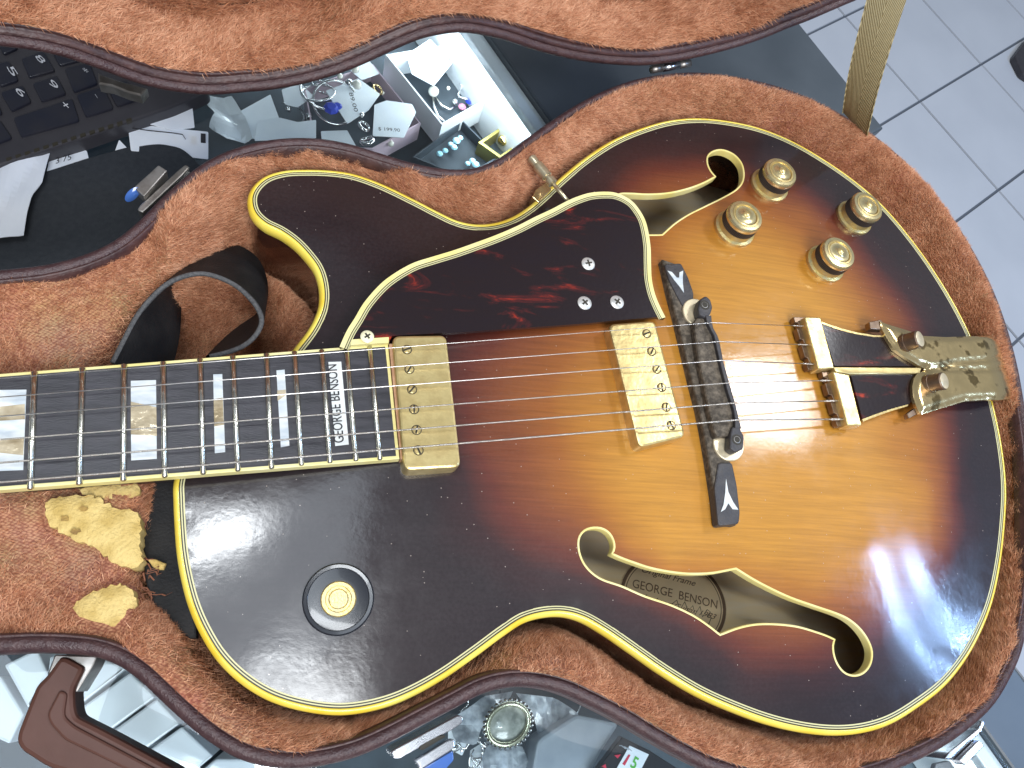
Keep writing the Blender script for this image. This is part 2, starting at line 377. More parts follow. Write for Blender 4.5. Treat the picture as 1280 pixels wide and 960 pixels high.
def fur_mat():
    m = bpy.data.materials.new('plush_pile'); m.use_nodes = True; nt = m.node_tree; b = nt.nodes['Principled BSDF']
    a = nt.nodes.new('ShaderNodeAttribute'); a.attribute_name = 'tone'
    r = nt.nodes.new('ShaderNodeValToRGB'); e = r.color_ramp.elements
    e[0].color = (0.20, 0.062, 0.030, 1); e[0].position = 0; e[1].color = (0.84, 0.48, 0.29, 1); e[1].position = 1
    n = e.new(.45); n.color = (0.52, 0.21, 0.10, 1)
    nt.links.new(a.outputs['Fac'], r.inputs[0]); nt.links.new(r.outputs[0], b.inputs['Base Color'])
    b.inputs['Roughness'].default_value = .55; b.inputs['Specular IOR Level'].default_value = .35
    return m
M_FUR = fur_mat()
def cloth_mat():
    m = bpy.data.materials.new('plush_backing'); m.use_nodes = True; nt = m.node_tree; b = nt.nodes['Principled BSDF']
    tc = nt.nodes.new('ShaderNodeTexCoord')
    v = nt.nodes.new('ShaderNodeTexVoronoi'); v.inputs['Scale'].default_value = 640; v.inputs['Randomness'].default_value = .45
    mp = nt.nodes.new('ShaderNodeMapping'); mp.inputs['Scale'].default_value = (1, 1.5, 1); mp.inputs['Rotation'].default_value = (0, 0, .5)
    nt.links.new(tc.outputs['Object'], mp.inputs[0]); nt.links.new(mp.outputs[0], v.inputs['Vector'])
    r = nt.nodes.new('ShaderNodeValToRGB'); r.color_ramp.elements[0].color = (0.60, 0.32, 0.17, 1); r.color_ramp.elements[1].color = (0.30, 0.11, 0.06, 1); r.color_ramp.elements[0].position = .25; r.color_ramp.elements[1].position = .7
    n = nt.nodes.new('ShaderNodeTexNoise'); n.inputs['Scale'].default_value = 45; nt.links.new(tc.outputs['Object'], n.inputs['Vector'])
    mx = nt.nodes.new('ShaderNodeMix'); mx.data_type = 'RGBA'; mx.blend_type = 'MULTIPLY'; mx.inputs[0].default_value = .5
    nt.links.new(v.outputs['Distance'], r.inputs[0]); nt.links.new(r.outputs[0], mx.inputs[6]); nt.links.new(n.outputs['Color'], mx.inputs[7]); nt.links.new(mx.outputs[2], b.inputs['Base Color'])
    bp = nt.nodes.new('ShaderNodeBump'); bp.inputs['Strength'].default_value = .8; bp.inputs['Distance'].default_value = .0006; bp.invert = True
    nt.links.new(v.outputs['Distance'], bp.inputs['Height']); nt.links.new(bp.outputs[0], b.inputs['Normal']); b.inputs['Roughness'].default_value = .9
    return m
M_CLOTH = cloth_mat()
def burst_mat():
    m = bpy.data.materials.new('sunburst_lacquer'); m.use_nodes = True; nt = m.node_tree; b = nt.nodes['Principled BSDF']; L = nt.links.new
    a = nt.nodes.new('ShaderNodeAttribute'); a.attribute_name = 'burst'; tc = nt.nodes.new('ShaderNodeTexCoord')
    n0 = nt.nodes.new('ShaderNodeTexNoise'); n0.inputs['Scale'].default_value = 25; n0.inputs['Detail'].default_value = 6; L(tc.outputs['Object'], n0.inputs['Vector'])
    ad = nt.nodes.new('ShaderNodeMath'); ad.operation = 'MULTIPLY_ADD'; ad.inputs[1].default_value = .12; L(n0.outputs['Fac'], ad.inputs[0])
    sb = nt.nodes.new('ShaderNodeMath'); sb.operation = 'SUBTRACT'; sb.inputs[1].default_value = .06; L(a.outputs['Fac'], sb.inputs[0]); L(sb.outputs[0], ad.inputs[2])
    r = nt.nodes.new('ShaderNodeValToRGB'); e = r.color_ramp.elements
    e[0].position = .04; e[0].color = (0.013, 0.006, 0.008, 1); e[1].position = 1; e[1].color = (0.49, 0.222, 0.026, 1)
    for p, c in [(.22, (0.030, 0.008, 0.009)), (.40, (0.105, 0.020, 0.010)), (.56, (0.19, 0.050, 0.013)), (.74, (0.29, 0.092, 0.014)), (.88, (0.40, 0.158, 0.018))]:
        q = e.new(p); q.color = (*c, 1)
    L(ad.outputs[0], r.inputs[0])
    # wood grain along the neck direction
    mp = nt.nodes.new('ShaderNodeMapping'); mp.inputs['Scale'].default_value = (6, 160, 1); mp.inputs['Rotation'].default_value = (0, 0, -.07); L(tc.outputs['Object'], mp.inputs[0])
    g = nt.nodes.new('ShaderNodeTexNoise'); g.inputs['Scale'].default_value = 5; g.inputs['Detail'].default_value = 6; g.inputs['Roughness'].default_value = .65; L(mp.outputs[0], g.inputs['Vector'])
    gr = nt.nodes.new('ShaderNodeMapRange'); gr.inputs['From Min'].default_value = .3; gr.inputs['From Max'].default_value = .7; gr.inputs['To Min'].default_value = .80; gr.inputs['To Max'].default_value = 1.12; L(g.outputs['Fac'], gr.inputs[0])
    mx = nt.nodes.new('ShaderNodeMix'); mx.data_type = 'RGBA'; mx.blend_type = 'MULTIPLY'; mx.inputs[0].default_value = 1
    L(r.outputs[0], mx.inputs[6]); L(gr.outputs[0], mx.inputs[7])
    # dust specks
    v = nt.nodes.new('ShaderNodeTexVoronoi'); v.inputs['Scale'].default_value = 330; L(tc.outputs['Object'], v.inputs['Vector'])
    lt = nt.nodes.new('ShaderNodeMath'); lt.operation = 'LESS_THAN'; lt.inputs[1].default_value = .085; L(v.outputs['Distance'], lt.inputs[0])
    sc = nt.nodes.new('ShaderNodeSeparateColor'); L(v.outputs['Color'], sc.inputs[0])
    gt = nt.nodes.new('ShaderNodeMath'); gt.operation = 'GREATER_THAN'; gt.inputs[1].default_value = .72; L(sc.outputs[0], gt.inputs[0])
    mu = nt.nodes.new('ShaderNodeMath'); mu.operation = 'MULTIPLY'; L(lt.outputs[0], mu.inputs[0]); L(gt.outputs[0], mu.inputs[1])
    m5 = nt.nodes.new('ShaderNodeMath'); m5.operation = 'MULTIPLY'; m5.inputs[1].default_value = .55; L(mu.outputs[0], m5.inputs[0])
    mx2 = nt.nodes.new('ShaderNodeMix'); mx2.data_type = 'RGBA'; L(m5.outputs[0], mx2.inputs[0]); L(mx.outputs[2], mx2.inputs[6]); mx2.inputs[7].default_value = (.5, .42, .36, 1)
    du = nt.nodes.new('ShaderNodeTexNoise'); du.inputs['Scale'].default_value = 650; du.inputs['Detail'].default_value = 6; L(tc.outputs['Object'], du.inputs['Vector'])
    dl = nt.nodes.new('ShaderNodeTexNoise'); dl.inputs['Scale'].default_value = 14; dl.inputs['Detail'].default_value = 5; L(tc.outputs['Object'], dl.inputs['Vector'])
    dm = nt.nodes.new('ShaderNodeMath'); dm.operation = 'MULTIPLY'; L(du.outputs['Fac'], dm.inputs[0]); L(dl.outputs['Fac'], dm.inputs[1])
    dr = nt.nodes.new('ShaderNodeMapRange'); dr.inputs['From Min'].default_value = .20; dr.inputs['From Max'].default_value = .42; dr.inputs['To Max'].default_value = .018; L(dm.outputs[0], dr.inputs[0])
    mx3 = nt.nodes.new('ShaderNodeMix'); mx3.data_type = 'RGBA'; L(dr.outputs[0], mx3.inputs[0]); L(mx2.outputs[2], mx3.inputs[6]); mx3.inputs[7].default_value = (.42, .38, .38, 1)
    L(mx3.outputs[2], b.inputs['Base Color'])
    # worn lacquer: patchy gloss, fine dents
    n2 = nt.nodes.new('ShaderNodeTexNoise'); n2.inputs['Scale'].default_value = 38; n2.inputs['Detail'].default_value = 10; n2.inputs['Roughness'].default_value = .7; L(tc.outputs['Object'], n2.inputs['Vector'])
    mr = nt.nodes.new('ShaderNodeMapRange'); mr.inputs['From Min'].default_value = .3; mr.inputs['From Max'].default_value = .7; mr.inputs['To Min'].default_value = .06; mr.inputs['To Max'].default_value = .20; L(n2.outputs['Fac'], mr.inputs[0])
    b.inputs['Roughness'].default_value = .5; b.inputs['Specular IOR Level'].default_value = .25; b.inputs['Coat Weight'].default_value = 1; L(mr.outputs[0], b.inputs['Coat Roughness'])
    n3 = nt.nodes.new('ShaderNodeTexNoise'); n3.inputs['Scale'].default_value = 420; n3.inputs['Detail'].default_value = 3; L(tc.outputs['Object'], n3.inputs['Vector'])
    v2 = nt.nodes.new('ShaderNodeTexNoise'); v2.inputs['Scale'].default_value = 42; v2.inputs['Detail'].default_value = 4; L(tc.outputs['Object'], v2.inputs['Vector'])
    sm = nt.nodes.new('ShaderNodeMath'); sm.operation = 'MULTIPLY_ADD'; sm.inputs[1].default_value = .22; L(n3.outputs['Fac'], sm.inputs[0]); L(v2.outputs['Fac'], sm.inputs[2])
    bp = nt.nodes.new('ShaderNodeBump'); bp.inputs['Strength'].default_value = .16; bp.inputs['Distance'].default_value = .0006; L(sm.outputs[0], bp.inputs['Height'])
    L(bp.outputs[0], b.inputs['Coat Normal']); L(bp.outputs[0], b.inputs['Normal'])
    return m
M_BURST = burst_mat()
def tortoise_mat():
    m = bpy.data.materials.new('tortoiseshell'); m.use_nodes = True; nt = m.node_tree; b = nt.nodes['Principled BSDF']; L = nt.links.new
    tc = nt.nodes.new('ShaderNodeTexCoord'); mp = nt.nodes.new('ShaderNodeMapping'); mp.inputs['Scale'].default_value = (1, 3.2, 1); mp.inputs['Location'].default_value = (.31, .12, 0); L(tc.outputs['Object'], mp.inputs[0])
    n = nt.nodes.new('ShaderNodeTexNoise'); n.inputs['Scale'].default_value = 26; n.inputs['Detail'].default_value = 9; n.inputs['Roughness'].default_value = .62; n.inputs['Distortion'].default_value = .9; L(mp.outputs[0], n.inputs['Vector'])
    r = nt.nodes.new('ShaderNodeValToRGB'); e = r.color_ramp.elements
    e[0].position = .30; e[0].color = (0.012, 0.006, 0.009, 1); e[1].position = .84; e[1].color = (0.50, 0.14, 0.02, 1)
    for p, c in [(.555, (0.013, 0.006, 0.007)), (.625, (0.060, 0.009, 0.009)), (.68, (0.34, 0.028, 0.010))]:
        q = e.new(p); q.color = (*c, 1)
    L(n.outputs['Fac'], r.inputs[0]); L(r.outputs[0], b.inputs['Base Color'])
    b.inputs['Roughness'].default_value = .22; b.inputs['Coat Weight'].default_value = .5; b.inputs['Coat Roughness'].default_value = .15
    w_ = nt.nodes.new('ShaderNodeTexNoise'); w_.inputs['Scale'].default_value = 520; w_.inputs['Detail'].default_value = 4; L(tc.outputs['Object'], w_.inputs['Vector'])
    bp = nt.nodes.new('ShaderNodeBump'); bp.inputs['Strength'].default_value = .10; bp.inputs['Distance'].default_value = .0005; L(w_.outputs['Fac'], bp.inputs['Height']); L(bp.outputs[0], b.inputs['Normal'])
    return m
M_TORT = tortoise_mat()
def web_mat():
    m = bpy.data.materials.new('herringbone_webbing'); m.use_nodes = True; nt = m.node_tree; b = nt.nodes['Principled BSDF']; L = nt.links.new
    uv = nt.nodes.new('ShaderNodeUVMap'); sx = nt.nodes.new('ShaderNodeSeparateXYZ'); L(uv.outputs[0], sx.inputs[0])
    a = nt.nodes.new('ShaderNodeMath'); a.operation = 'PINGPONG'; a.inputs[1].default_value = .5; L(sx.outputs[0], a.inputs[0])
    c = nt.nodes.new('ShaderNodeMath'); c.operation = 'MULTIPLY_ADD'; c.inputs[1].default_value = 1.6; L(a.outputs[0], c.inputs[0]); L(sx.outputs[1], c.inputs[2])
    d = nt.nodes.new('ShaderNodeMath'); d.operation = 'MULTIPLY'; d.inputs[1].default_value = 85; L(c.outputs[0], d.inputs[0])
    s = nt.nodes.new('ShaderNodeMath'); s.operation = 'SINE'; L(d.outputs[0], s.inputs[0])
    r = nt.nodes.new('ShaderNodeMapRange'); r.inputs['From Min'].default_value = -1; L(s.outputs[0], r.inputs[0])
    cr = nt.nodes.new('ShaderNodeValToRGB'); cr.color_ramp.elements[0].color = (.26, .20, .08, 1); cr.color_ramp.elements[1].color = (.66, .56, .32, 1); L(r.outputs[0], cr.inputs[0]); L(cr.outputs[0], b.inputs['Base Color'])
    bp = nt.nodes.new('ShaderNodeBump'); bp.inputs['Distance'].default_value = .0006; bp.inputs['Strength'].default_value = .8; L(r.outputs[0], bp.inputs['Height']); L(bp.outputs[0], b.inputs['Normal']); b.inputs['Roughness'].default_value = .85
    return m
M_WEB = web_mat()

# ================================================================== SETTING: floor and counter
ZC = -0.100                                                  # counter top
ZF = -1.0                                                    # shop floor
o_ = P(1150, 126.5, ZF); a_ = P(1224, 70, ZF)-o_; b_ = P(1236, 234, ZF)-o_
ang = (math.atan2(a_[1], a_[0])+math.atan2(b_[1], b_[0])+math.pi/2)/2; TS = 0.5*(np.linalg.norm(a_)+np.linalg.norm(b_))
ta = np.array([math.cos(ang), math.sin(ang)]); tb = np.array([math.cos(ang-math.pi/2), math.sin(ang-math.pi/2)])
FL = 8.0
floor = mk('floor', [(-FL, -FL, ZF-.004), (FL, -FL, ZF-.004), (FL, FL, ZF-.004), (-FL, FL, ZF-.004)], [(0, 1, 2, 3)], M_GROUT, kind='structure')
tile_me = None
g = 0.003
for i in range(-5, 7):
    for j in range(-5, 7):
        c = o_[:2]+ta*TS*(i+.5)+tb*TS*(j+.5)
        if not (-.3 < c[0] < 3.0 and .1 < c[1] < 3.2): continue
        if tile_me is None:
            h = TS/2-g; q = [ta*h*s+tb*h*t for s, t in ((-1, -1), (1, -1), (1, 1), (-1, 1))]
            q = ccw(np.array(q)); bm = bmesh.new(); vb = [bm.verts.new((*v, -.004)) for v in q]; vt = [bm.verts.new((*(v*(1-.006)), 0)) for v in q]
            bm.faces.new(vt); [bm.faces.new((vb[k], vb[(k+1) % 4], vt[(k+1) % 4], vt[k])) for k in range(4)]
            tile_me = bpy.data.meshes.new('tile'); bm.to_mesh(tile_me); bm.free(); tile_me.materials.append(M_TILE)
        t = bpy.data.objects.new('tile', tile_me); COL.objects.link(t); t.parent = floor
        t.location = Vector((c[0], c[1], ZF+RNG.normal()*.0003))-wloc(floor)

counter = thing('display_counter', 'glass topped jewellery display counter under the open guitar case', 'counter', (0, 0, ZF))
e0 = P(1000, 38, ZC); e1 = P(1098, 160, ZC); ed = (e1-e0)/np.linalg.norm(e1-e0)
c0 = e0-ed*1.2; c1 = e0+ed*1.2; nrm = np.array([-ed[1], ed[0], 0]); nrm = nrm if nrm[0] < 0 else -nrm
def cq(a, b, u0, u1): return [c0[:2]+ed[:2]*a+nrm[:2]*u0, c0[:2]+ed[:2]*b+nrm[:2]*u0, c0[:2]+ed[:2]*b+nrm[:2]*u1, c0[:2]+ed[:2]*a+nrm[:2]*u1]
lamw = np.dot(P(690, 160, ZC)-c0, nrm)                       # width of the dark laminate end
def cpt(a, u_): return c0[:2]+ed[:2]*a+nrm[:2]*u_
slab('laminate_end', [cpt(.3, 0), cpt(1.316, 0), cpt(1.316, .232), cpt(2.4, .232), cpt(2.4, lamw), cpt(.3, lamw)], ZC+.004, ZC-.9+.001, M_COUNT, counter, bevel=.002)
slab('glass_top', cq(.3, 2.4, lamw+.001, 1.6), ZC+.004, ZC, M_GLASS, counter, bevel=.001)
slab('display_floor', cq(.3, 2.4, lamw+.001, 1.6), ZC-.070, ZC-.075, M_DARKF, counter, bevel=0)
slab('front_rail', cq(.3, 2.4, lamw+.0005, lamw+.012), ZC-.002, ZC-.068, M_WHITEP, counter, bevel=.001)
slab('plinth', cq(.32, 2.38, lamw+.02, 1.58), ZC-.11, ZF+.002, M_COUNT, counter, bevel=0)

added_fill = bpy.data.lights.new('display_added_fill', 'AREA'); added_fill.shape = 'RECTANGLE'; added_fill.size = 1.3; added_fill.size_y = .02; added_fill.energy = 1.1; added_fill.color = (.88, .96, 1.0)  # added fill inside the display to brighten the jewellery, no known lamp
lo_ = bpy.data.objects.new('display_added_fill', added_fill); COL.objects.link(lo_)
lq = e0+ed*.05+nrm*(lamw+.022); lo_.location = (lq[0], lq[1], ZC-.006)
dv = Vector((nrm[0]*.35, nrm[1]*.35, -1.0)); zz_ = -dv.normalized(); xx_ = Vector(ed); yy_ = zz_.cross(xx_).normalized()
lo_.rotation_euler = Matrix((xx_, yy_, zz_)).transposed().to_euler()
# ================================================================== GUITAR OUTLINES
G_OUT = [(219,604),(219,625),(220,650),(223,690),(229,725),(238,758),(252,790),(272,822),(300,850),(335,872),(375,885),(420,891),(455,888),(490,879),(520,866),(555,846),(595,818),(630,792),(655,776),(680,769),(705,768),(728,774),(755,789),(790,813),(830,841),(875,868),(920,888),(965,904),(1010,914),(1050,917),(1085,913),(1115,903),(1148,883),(1180,858),(1205,828),(1224,795),(1240,755),(1250,710),(1256,660),(1258,610),(1253,560),(1244,515),(1231,465),(1210,412),(1180,357),(1143,303),(1104,257),(1070,227),(1030,199),(990,176),(950,160),(910,151),(870,147.5),(835,151),(800,161),(765,176),(730,199),(700,224),(680,243),(660,260),(640,272),(618,279),(595,280.5),(572,276),(548,265),(520,250.5),(475,229),(440,217),(412,213),(380,212),(355,213.5),(333,220),(319,231),(312,244),(312,257),(317,269),(330,281),(350,291),(368,304),(384,321),(395,337),(401,358),(401,380),(395,398),(386,414),(373,431),(366,440)]
G_JOIN = [(345,462),(300,490),(255,530),(228,575)]
gp = ccw(resample(PL(G_OUT+G_JOIN), 0.0018)[:, :2])
BI = 0.0036
g_in = inset(gp, BI)
# arch height field by relaxation on a grid
GS = 0.003
glo = gp.min(0)-.012; glo = np.floor(glo/GS)*GS; gn = np.ceil((gp.max(0)+.012-glo)/GS).astype(int)+1
gx = glo[0]+np.arange(gn[0])*GS; gy = glo[1]+np.arange(gn[1])*GS
GG = np.stack(np.meshgrid(gx, gy, indexing='ij'), -1).reshape(-1, 2)
msk = inside(GG, g_in).reshape(gn[0], gn[1])
u = np.zeros((gn[0], gn[1]))
om = 1.93; I, J = np.meshgrid(np.arange(gn[0]), np.arange(gn[1]), indexing='ij'); red = msk & ((I+J) % 2 == 0); blk = msk & ((I+J) % 2 == 1)
for it in range(500):
    for mm in (red, blk):
        avg = np.zeros_like(u); avg[1:-1, 1:-1] = .25*(u[2:, 1:-1]+u[:-2, 1:-1]+u[1:-1, 2:]+u[1:-1, :-2])+.25
        u[mm] += om*(avg[mm]-u[mm])
s_ = u/u.max()
ARCH = 0.0135
zg = ARCH*(.50*s_**.9+.50*s_*s_*(3-2*s_))
for _ in range(6):
    zz = zg.copy(); zz[1:-1, 1:-1] = (zg[1:-1, 1:-1]*4+zg[2:, 1:-1]+zg[:-2, 1:-1]+zg[1:-1, 2:]+zg[1:-1, :-2])/8; zg = np.where(msk, zz, 0)
def zarch(x, y):
    fx = np.clip((np.asarray(x)-glo[0])/GS, 0, gn[0]-2); fy = np.clip((np.asarray(y)-glo[1])/GS, 0, gn[1]-2)
    i = np.floor(fx).astype(int); j = np.floor(fy).astype(int); a = fx-i; b = fy-j
    return zg[i, j]*(1-a)*(1-b)+zg[i+1, j]*a*(1-b)+zg[i, j+1]*(1-a)*b+zg[i+1, j+1]*a*b
def PS(px, py, lift=0.0):
    """sight line against the arched top"""
    z = .008
    for _ in range(8):
        p = P(px, py, z+lift); z = float(zarch(p[0], p[1]))
    return P(px, py, z+lift)

guitar = thing('electric_guitar', 'sunburst archtop electric guitar with gold hardware lying in the plush lined case', 'guitar', (0.15, 0.15, -0.075))

F_LOW = [(750,722),(736,711),(728,699),(724,684),(725,672),(731,664),(741,660.5),(752.5,661.5),(761,667),(766,676),(767,685),(764,692.5),(775,697.5),(792.5,704),(812.5,710.5),(837.5,715.5),(862.5,718),(890,717),(905,714.5),(920,711.5),(940,724),(962.5,736),(987.5,747.5),(1020,759),(1045,767.5),(1060,774.5),(1074,786),(1084,800),(1089,814),(1087.5,828),(1080,839),(1068,843.5),(1056,840),(1047.5,830),(1043,818),(1042,807),(1044,799),(1035,794.5),(1015,787.5),(997,782.5),(973,779.5),(945,779.5),(922.5,784),(900,792.5),(887.5,782.5),(867.5,769),(840,756),(805,744),(777.5,732)]
F_UP = [(765,250),(775,243),(787.5,242.5),(810,243.5),(835,242),(860,236.5),(880,229),(895,221),(889,214),(885,205),(885.5,195.5),(892.5,189.5),(903,188),(916,193),(925.5,203),(929,215),(927.5,227),(920,236.5),(902.5,247),(880,258),(860,268),(842.5,279.5),(827.5,293),(808,293),(780,288),(765,272)]
CRN_LOW = {(764,692.5),(920,711.5),(1044,799),(900,792.5)}; CRN_UP = {(895,221),(827.5,293)}
def hole_loop(pts, corners):
    w3 = [(q, PS(*q)) for q in pts]
    idx = [i for i, (q, _) in enumerate(w3) if q in corners]
    out = []
    for a, b in zip(idx, idx[1:]+[idx[0]+len(pts)]):
        seg = np.array([w3[k % len(pts)][1][:2] for k in range(a, b+1)])
        out.append(resample(seg, .0016, closed=False)[:-1] if len(seg) > 1 else seg)
    return ccw(np.vstack(out))
fl = hole_loop(F_LOW, CRN_LOW); fu = hole_loop(F_UP, CRN_UP)

# sunburst paint map: (pixel, tone) samples carried onto the wood as a paint attribute
BP = [(900,350,1),(850,600,1),(1000,650,1),(1060,610,1),(960,310,.92),(1000,330,.95),(930,300,.95),(860,310,.92),(870,420,1),(950,520,1),(1080,560,.97),(700,500,.80),(760,600,.92),(640,460,.60),(600,500,.46),(585,440,.36),(620,430,.42),(650,560,.55),(700,620,.68),(560,600,.08),(540,560,.1),(620,640,.38),(650,690,.28),(600,720,.06),(480,640,0),(300,700,0),(400,800,0),(600,550,.48),(560,500,.3),(540,760,0),(640,740,.08),
 (700,740,.10),(850,195,.22),(800,222,.42),(870,205,.38),(850,165,0),(760,205,.08),(830,232,.58),(780,235,.40),(720,240,.05),(935,215,.36),(950,250,.66),(1000,225,.22),(990,190,.03),(940,172,0),(1035,232,.03),(900,175,.02),(1005,265,.66),(985,290,.82),(1050,290,.45),(1060,330,.62),(1100,330,.22),(1090,285,.04),(1130,325,.02),(1080,380,.80),(1120,390,.55),(1150,380,.18),(1175,400,.02),(1190,440,0),(1130,430,.62),(1150,520,.78),(1100,520,.93),(1120,560,.85),(1160,560,.74),(1185,560,.46),(1180,600,.60),(1160,620,.85),(1200,620,.22),(1215,580,0),(1230,540,0),(1160,660,.86),(1180,680,.55),(1205,700,.08),(1150,700,.62),(1160,740,.36),(1190,750,.06),(1100,690,.90),(1080,740,.76),(1110,770,.42),(1120,810,.16),(1000,700,.96),(960,690,1),(1020,730,.88),(1100,850,.06),(1160,800,.08),(1200,790,.0),(1060,880,0),(1000,820,.40),(950,808,.46),(930,830,.34),(985,860,.10),(900,845,.05),(870,800,.24),(840,800,.10),(900,880,0),(780,765,.18),(740,745,.14),(700,700,.34),(710,650,.58),(740,640,.78),(790,680,.88),(840,700,.96),(850,780,.24),(800,760,.22),(1250,620,0),(1240,700,0),(1220,780,0),(1150,870,0),(1100,905,0),(1000,905,0),(800,810,0),(720,765,0),(500,880,0),(230,700,0),(330,260,0),(450,250,0),(600,300,0),(450,350,0),(640,300,0),(700,260,0),(850,152,0),(1000,185,0),(1100,265,0),(1180,370,0),(1220,450,0),(760,330,.5),(700,400,.6),(300,850,0)]
bw = np.array([[*PS(a, b)[:2], t] for a, b, t in BP])
def rbf_fit(c, v):
    D = np.linalg.norm(c[:, None]-c[None], axis=2); A = np.zeros((len(c)+3, len(c)+3)); A[:len(c), :len(c)] = D+np.eye(len(c))*-.002
    A[:len(c), -3] = 1; A[:len(c), -2:] = c; A[-3, :len(c)] = 1; A[-2:, :len(c)] = c.T
    return np.linalg.solve(A, np.r_[v, 0, 0, 0])
wts = rbf_fit(bw[:, :2], bw[:, 2])
def burst(p):
    out = np.zeros(len(p)); c = bw[:, :2]
    for s in range(0, len(p), 4000):
        q = p[s:s+4000]; D = np.linalg.norm(q[:, None]-c[None], axis=2); out[s:s+4000] = D@wts[:len(c)]+wts[-3]+q@wts[-2:]
    return np.clip(out, 0, 1)
V2, Fc = tri_region(g_in, [fl, fu], GS)
top = mk('top_plate', np.c_[V2, zarch(V2[:, 0], V2[:, 1])], Fc, M_BURST, guitar, smooth=True)
at = top.data.attributes.new('burst', 'FLOAT', 'POINT'); at.data.foreach_set('value', burst(V2).astype(np.float32))

def ringstrip(name, a, b, za, zb, m, par):
    """flat strip between two loops of equal length"""
    n = len(a); V = [(*a[i][:2], za[i]) for i in range(n)]+[(*b[i][:2], zb[i]) for i in range(n)]
    return mk(name, V, [(i, (i+1) % n, n+(i+1) % n, n+i) for i in range(n)], m, par, smooth=True)
sweep('binding', gp, [(-.0006, -.0062), (-.0010, -.0050), (-.0011, -.0030), (-.0008, -.0012), (0, -.0002), (.0007, .0003), (.0015, .0003), (.0016, .0001)], M_BIND, guitar)
M_PURF = mat('purfling_ivory', (.62, .58, .30), .35)
for d0, d1, m in ((.0016, .0021, M_BLACK), (.0021, .0026, M_PURF), (.0026, .0031, M_BLACK), (.0031, .0037, M_PURF)):
    sweep('purfling', gp, [(d0, .0001), (d0, .00022), (d1, .00022), (d1, .0000)], m, guitar, smooth=False)
sweep('side', gp, [(.004, -.0655), (0, -.066), (-.0004, -.060), (-.0004, -.0062)], M_SIDE, guitar)
sweep('back_binding', gp, [(.003, -.0700), (-.0004, -.0700), (-.0008, -.066), (.003, -.0655)], M_BIND, guitar)
V3, F3 = tri_region(inset(gp, .003), [], .02)
mk('back_plate', np.c_[V3, np.full(len(V3), -.0600)], F3, M_BACK, guitar)
for loop in (fl, fu):
    nn = normals2(loop); zt = zarch(loop[:, 0], loop[:, 1])
    prof = [(-.0009, .00005), (-.0007, .00030), (0, .00030), (.0002, -.0004), (.0002, -.0048)]
    V = []; m_ = len(prof)
    for i in range(len(loop)):
        for d, z in prof: V.append((*(loop[i]+nn[i]*d), zt[i]+z))
    n = len(loop)
    mk('sound_hole_binding', V, [(i*m_+a, ((i+1) % n)*m_+a, ((i+1) % n)*m_+a+1, i*m_+a+1) for i in range(n) for a in range(m_-1)], mat('hole_binding', (.78, .64, .20), .35, var=(.84, .74, .34), scale=60), guitar, smooth=True)
# paper label seen through the lower sound hole
ZL = -.0597
lc = P(842, 752, ZL); ux = P(900, 766, ZL)-lc; ux /= np.linalg.norm(ux); uy = np.array([-ux[1], ux[0], 0])
def lab(a, b, z=0): return lc+ux*a+uy*b+np.array([0, 0, z])
rx = np.linalg.norm(P(908, 768, ZL)-lc); ry = rx*.80
ell = [lab(rx*math.cos(t), ry*math.sin(t))[:2] for t in np.linspace(0, 2*math.pi, 49)[:-1]]
labo = slab('paper_label', ell, ZL+.0003, ZL-.0002, M_LABEL, guitar, bevel=0)
for s0, s1 in ((.985, .925), (.90, .885)):
    V = []; n = 64
    for s in (s0, s1): V += [tuple(lab(rx*s*math.cos(t), ry*s*math.sin(t), .0004)) for t in np.linspace(0, 2*math.pi, n+1)[:-1]]
    mk('printed_ring', V, [(i, (i+1) % n, n+(i+1) % n, n+i) for i in range(n)], M_INK, labo)
text('lettering', 'GEORGE  BENSON', P(790, 734, ZL+.0004), P(896, 761, ZL+.0004), .0046, M_INK, labo)
text('lettering', 'Original Frame', P(802, 715, ZL+.0004), P(869, 733, ZL+.0004), .0034, M_INK, labo, shear=.4, bold=.006)
text('lettering', 'Archtop Guitar 1983', P(800, 748, ZL+.0004), P(895, 775, ZL+.0004), .0030, M_INK, labo, shear=.5)
tube('signature', [P(a, b, ZL+.0006) for a, b in [(840,755),(846,750),(850,762),(856,752),(860,764),(866,757),(869,768),(875,758),(878,771),(884,762),(888,765),(884,770),(889,772),(886,780),(879,781)]], .00022, M_INK2, labo, seg=5)

# ------------------------------------------------------------------ neck and fingerboard
fb_t = PL([(-75,473),(485,429.5)], *FB); fb_b = PL([(499.5,573.5),(-75,618.5)], *FB)
def zfb(x, y=0): return FB[0]+FB[1]*x
quad = [fb_t[0][:2], fb_t[1][:2], fb_b[0][:2], fb_b[1][:2]]
slab('neck', inset_poly(ccw(np.array(quad)), .0022), lambda x, y: zfb(x)-.0052, lambda x, y: zfb(x)-.0052-.018 if x < P(300,500)[0] else zfb(x)-.0090, M_NECK, guitar, bevel=.001)
slab('fingerboard_binding', quad, lambda x, y: zfb(x), lambda x, y: zfb(x)-.005, M_GCREAM, guitar, bevel=.0003)
qi = inset_poly(ccw(np.array(quad)), .0014)
slab('fingerboard', qi, lambda x, y: zfb(x)+.00015, lambda x, y: zfb(x)-.001, M_ROSE, guitar, bevel=.0001)
FR = [((-17,468.5),(-22,615)),((43,464),(38,612)),((103,459.5),(99,606.5)),((155,455),(154,601.5)),((204,452),(206,597)),((250,448),(254,593)),((291,444.5),(297.5,589)),((333,441.5),(339.5,586)),((368,439),(377,582)),((402,437),(412.5,579)),((433,434.5),(445,576.5)),((462,433),(475,575))]
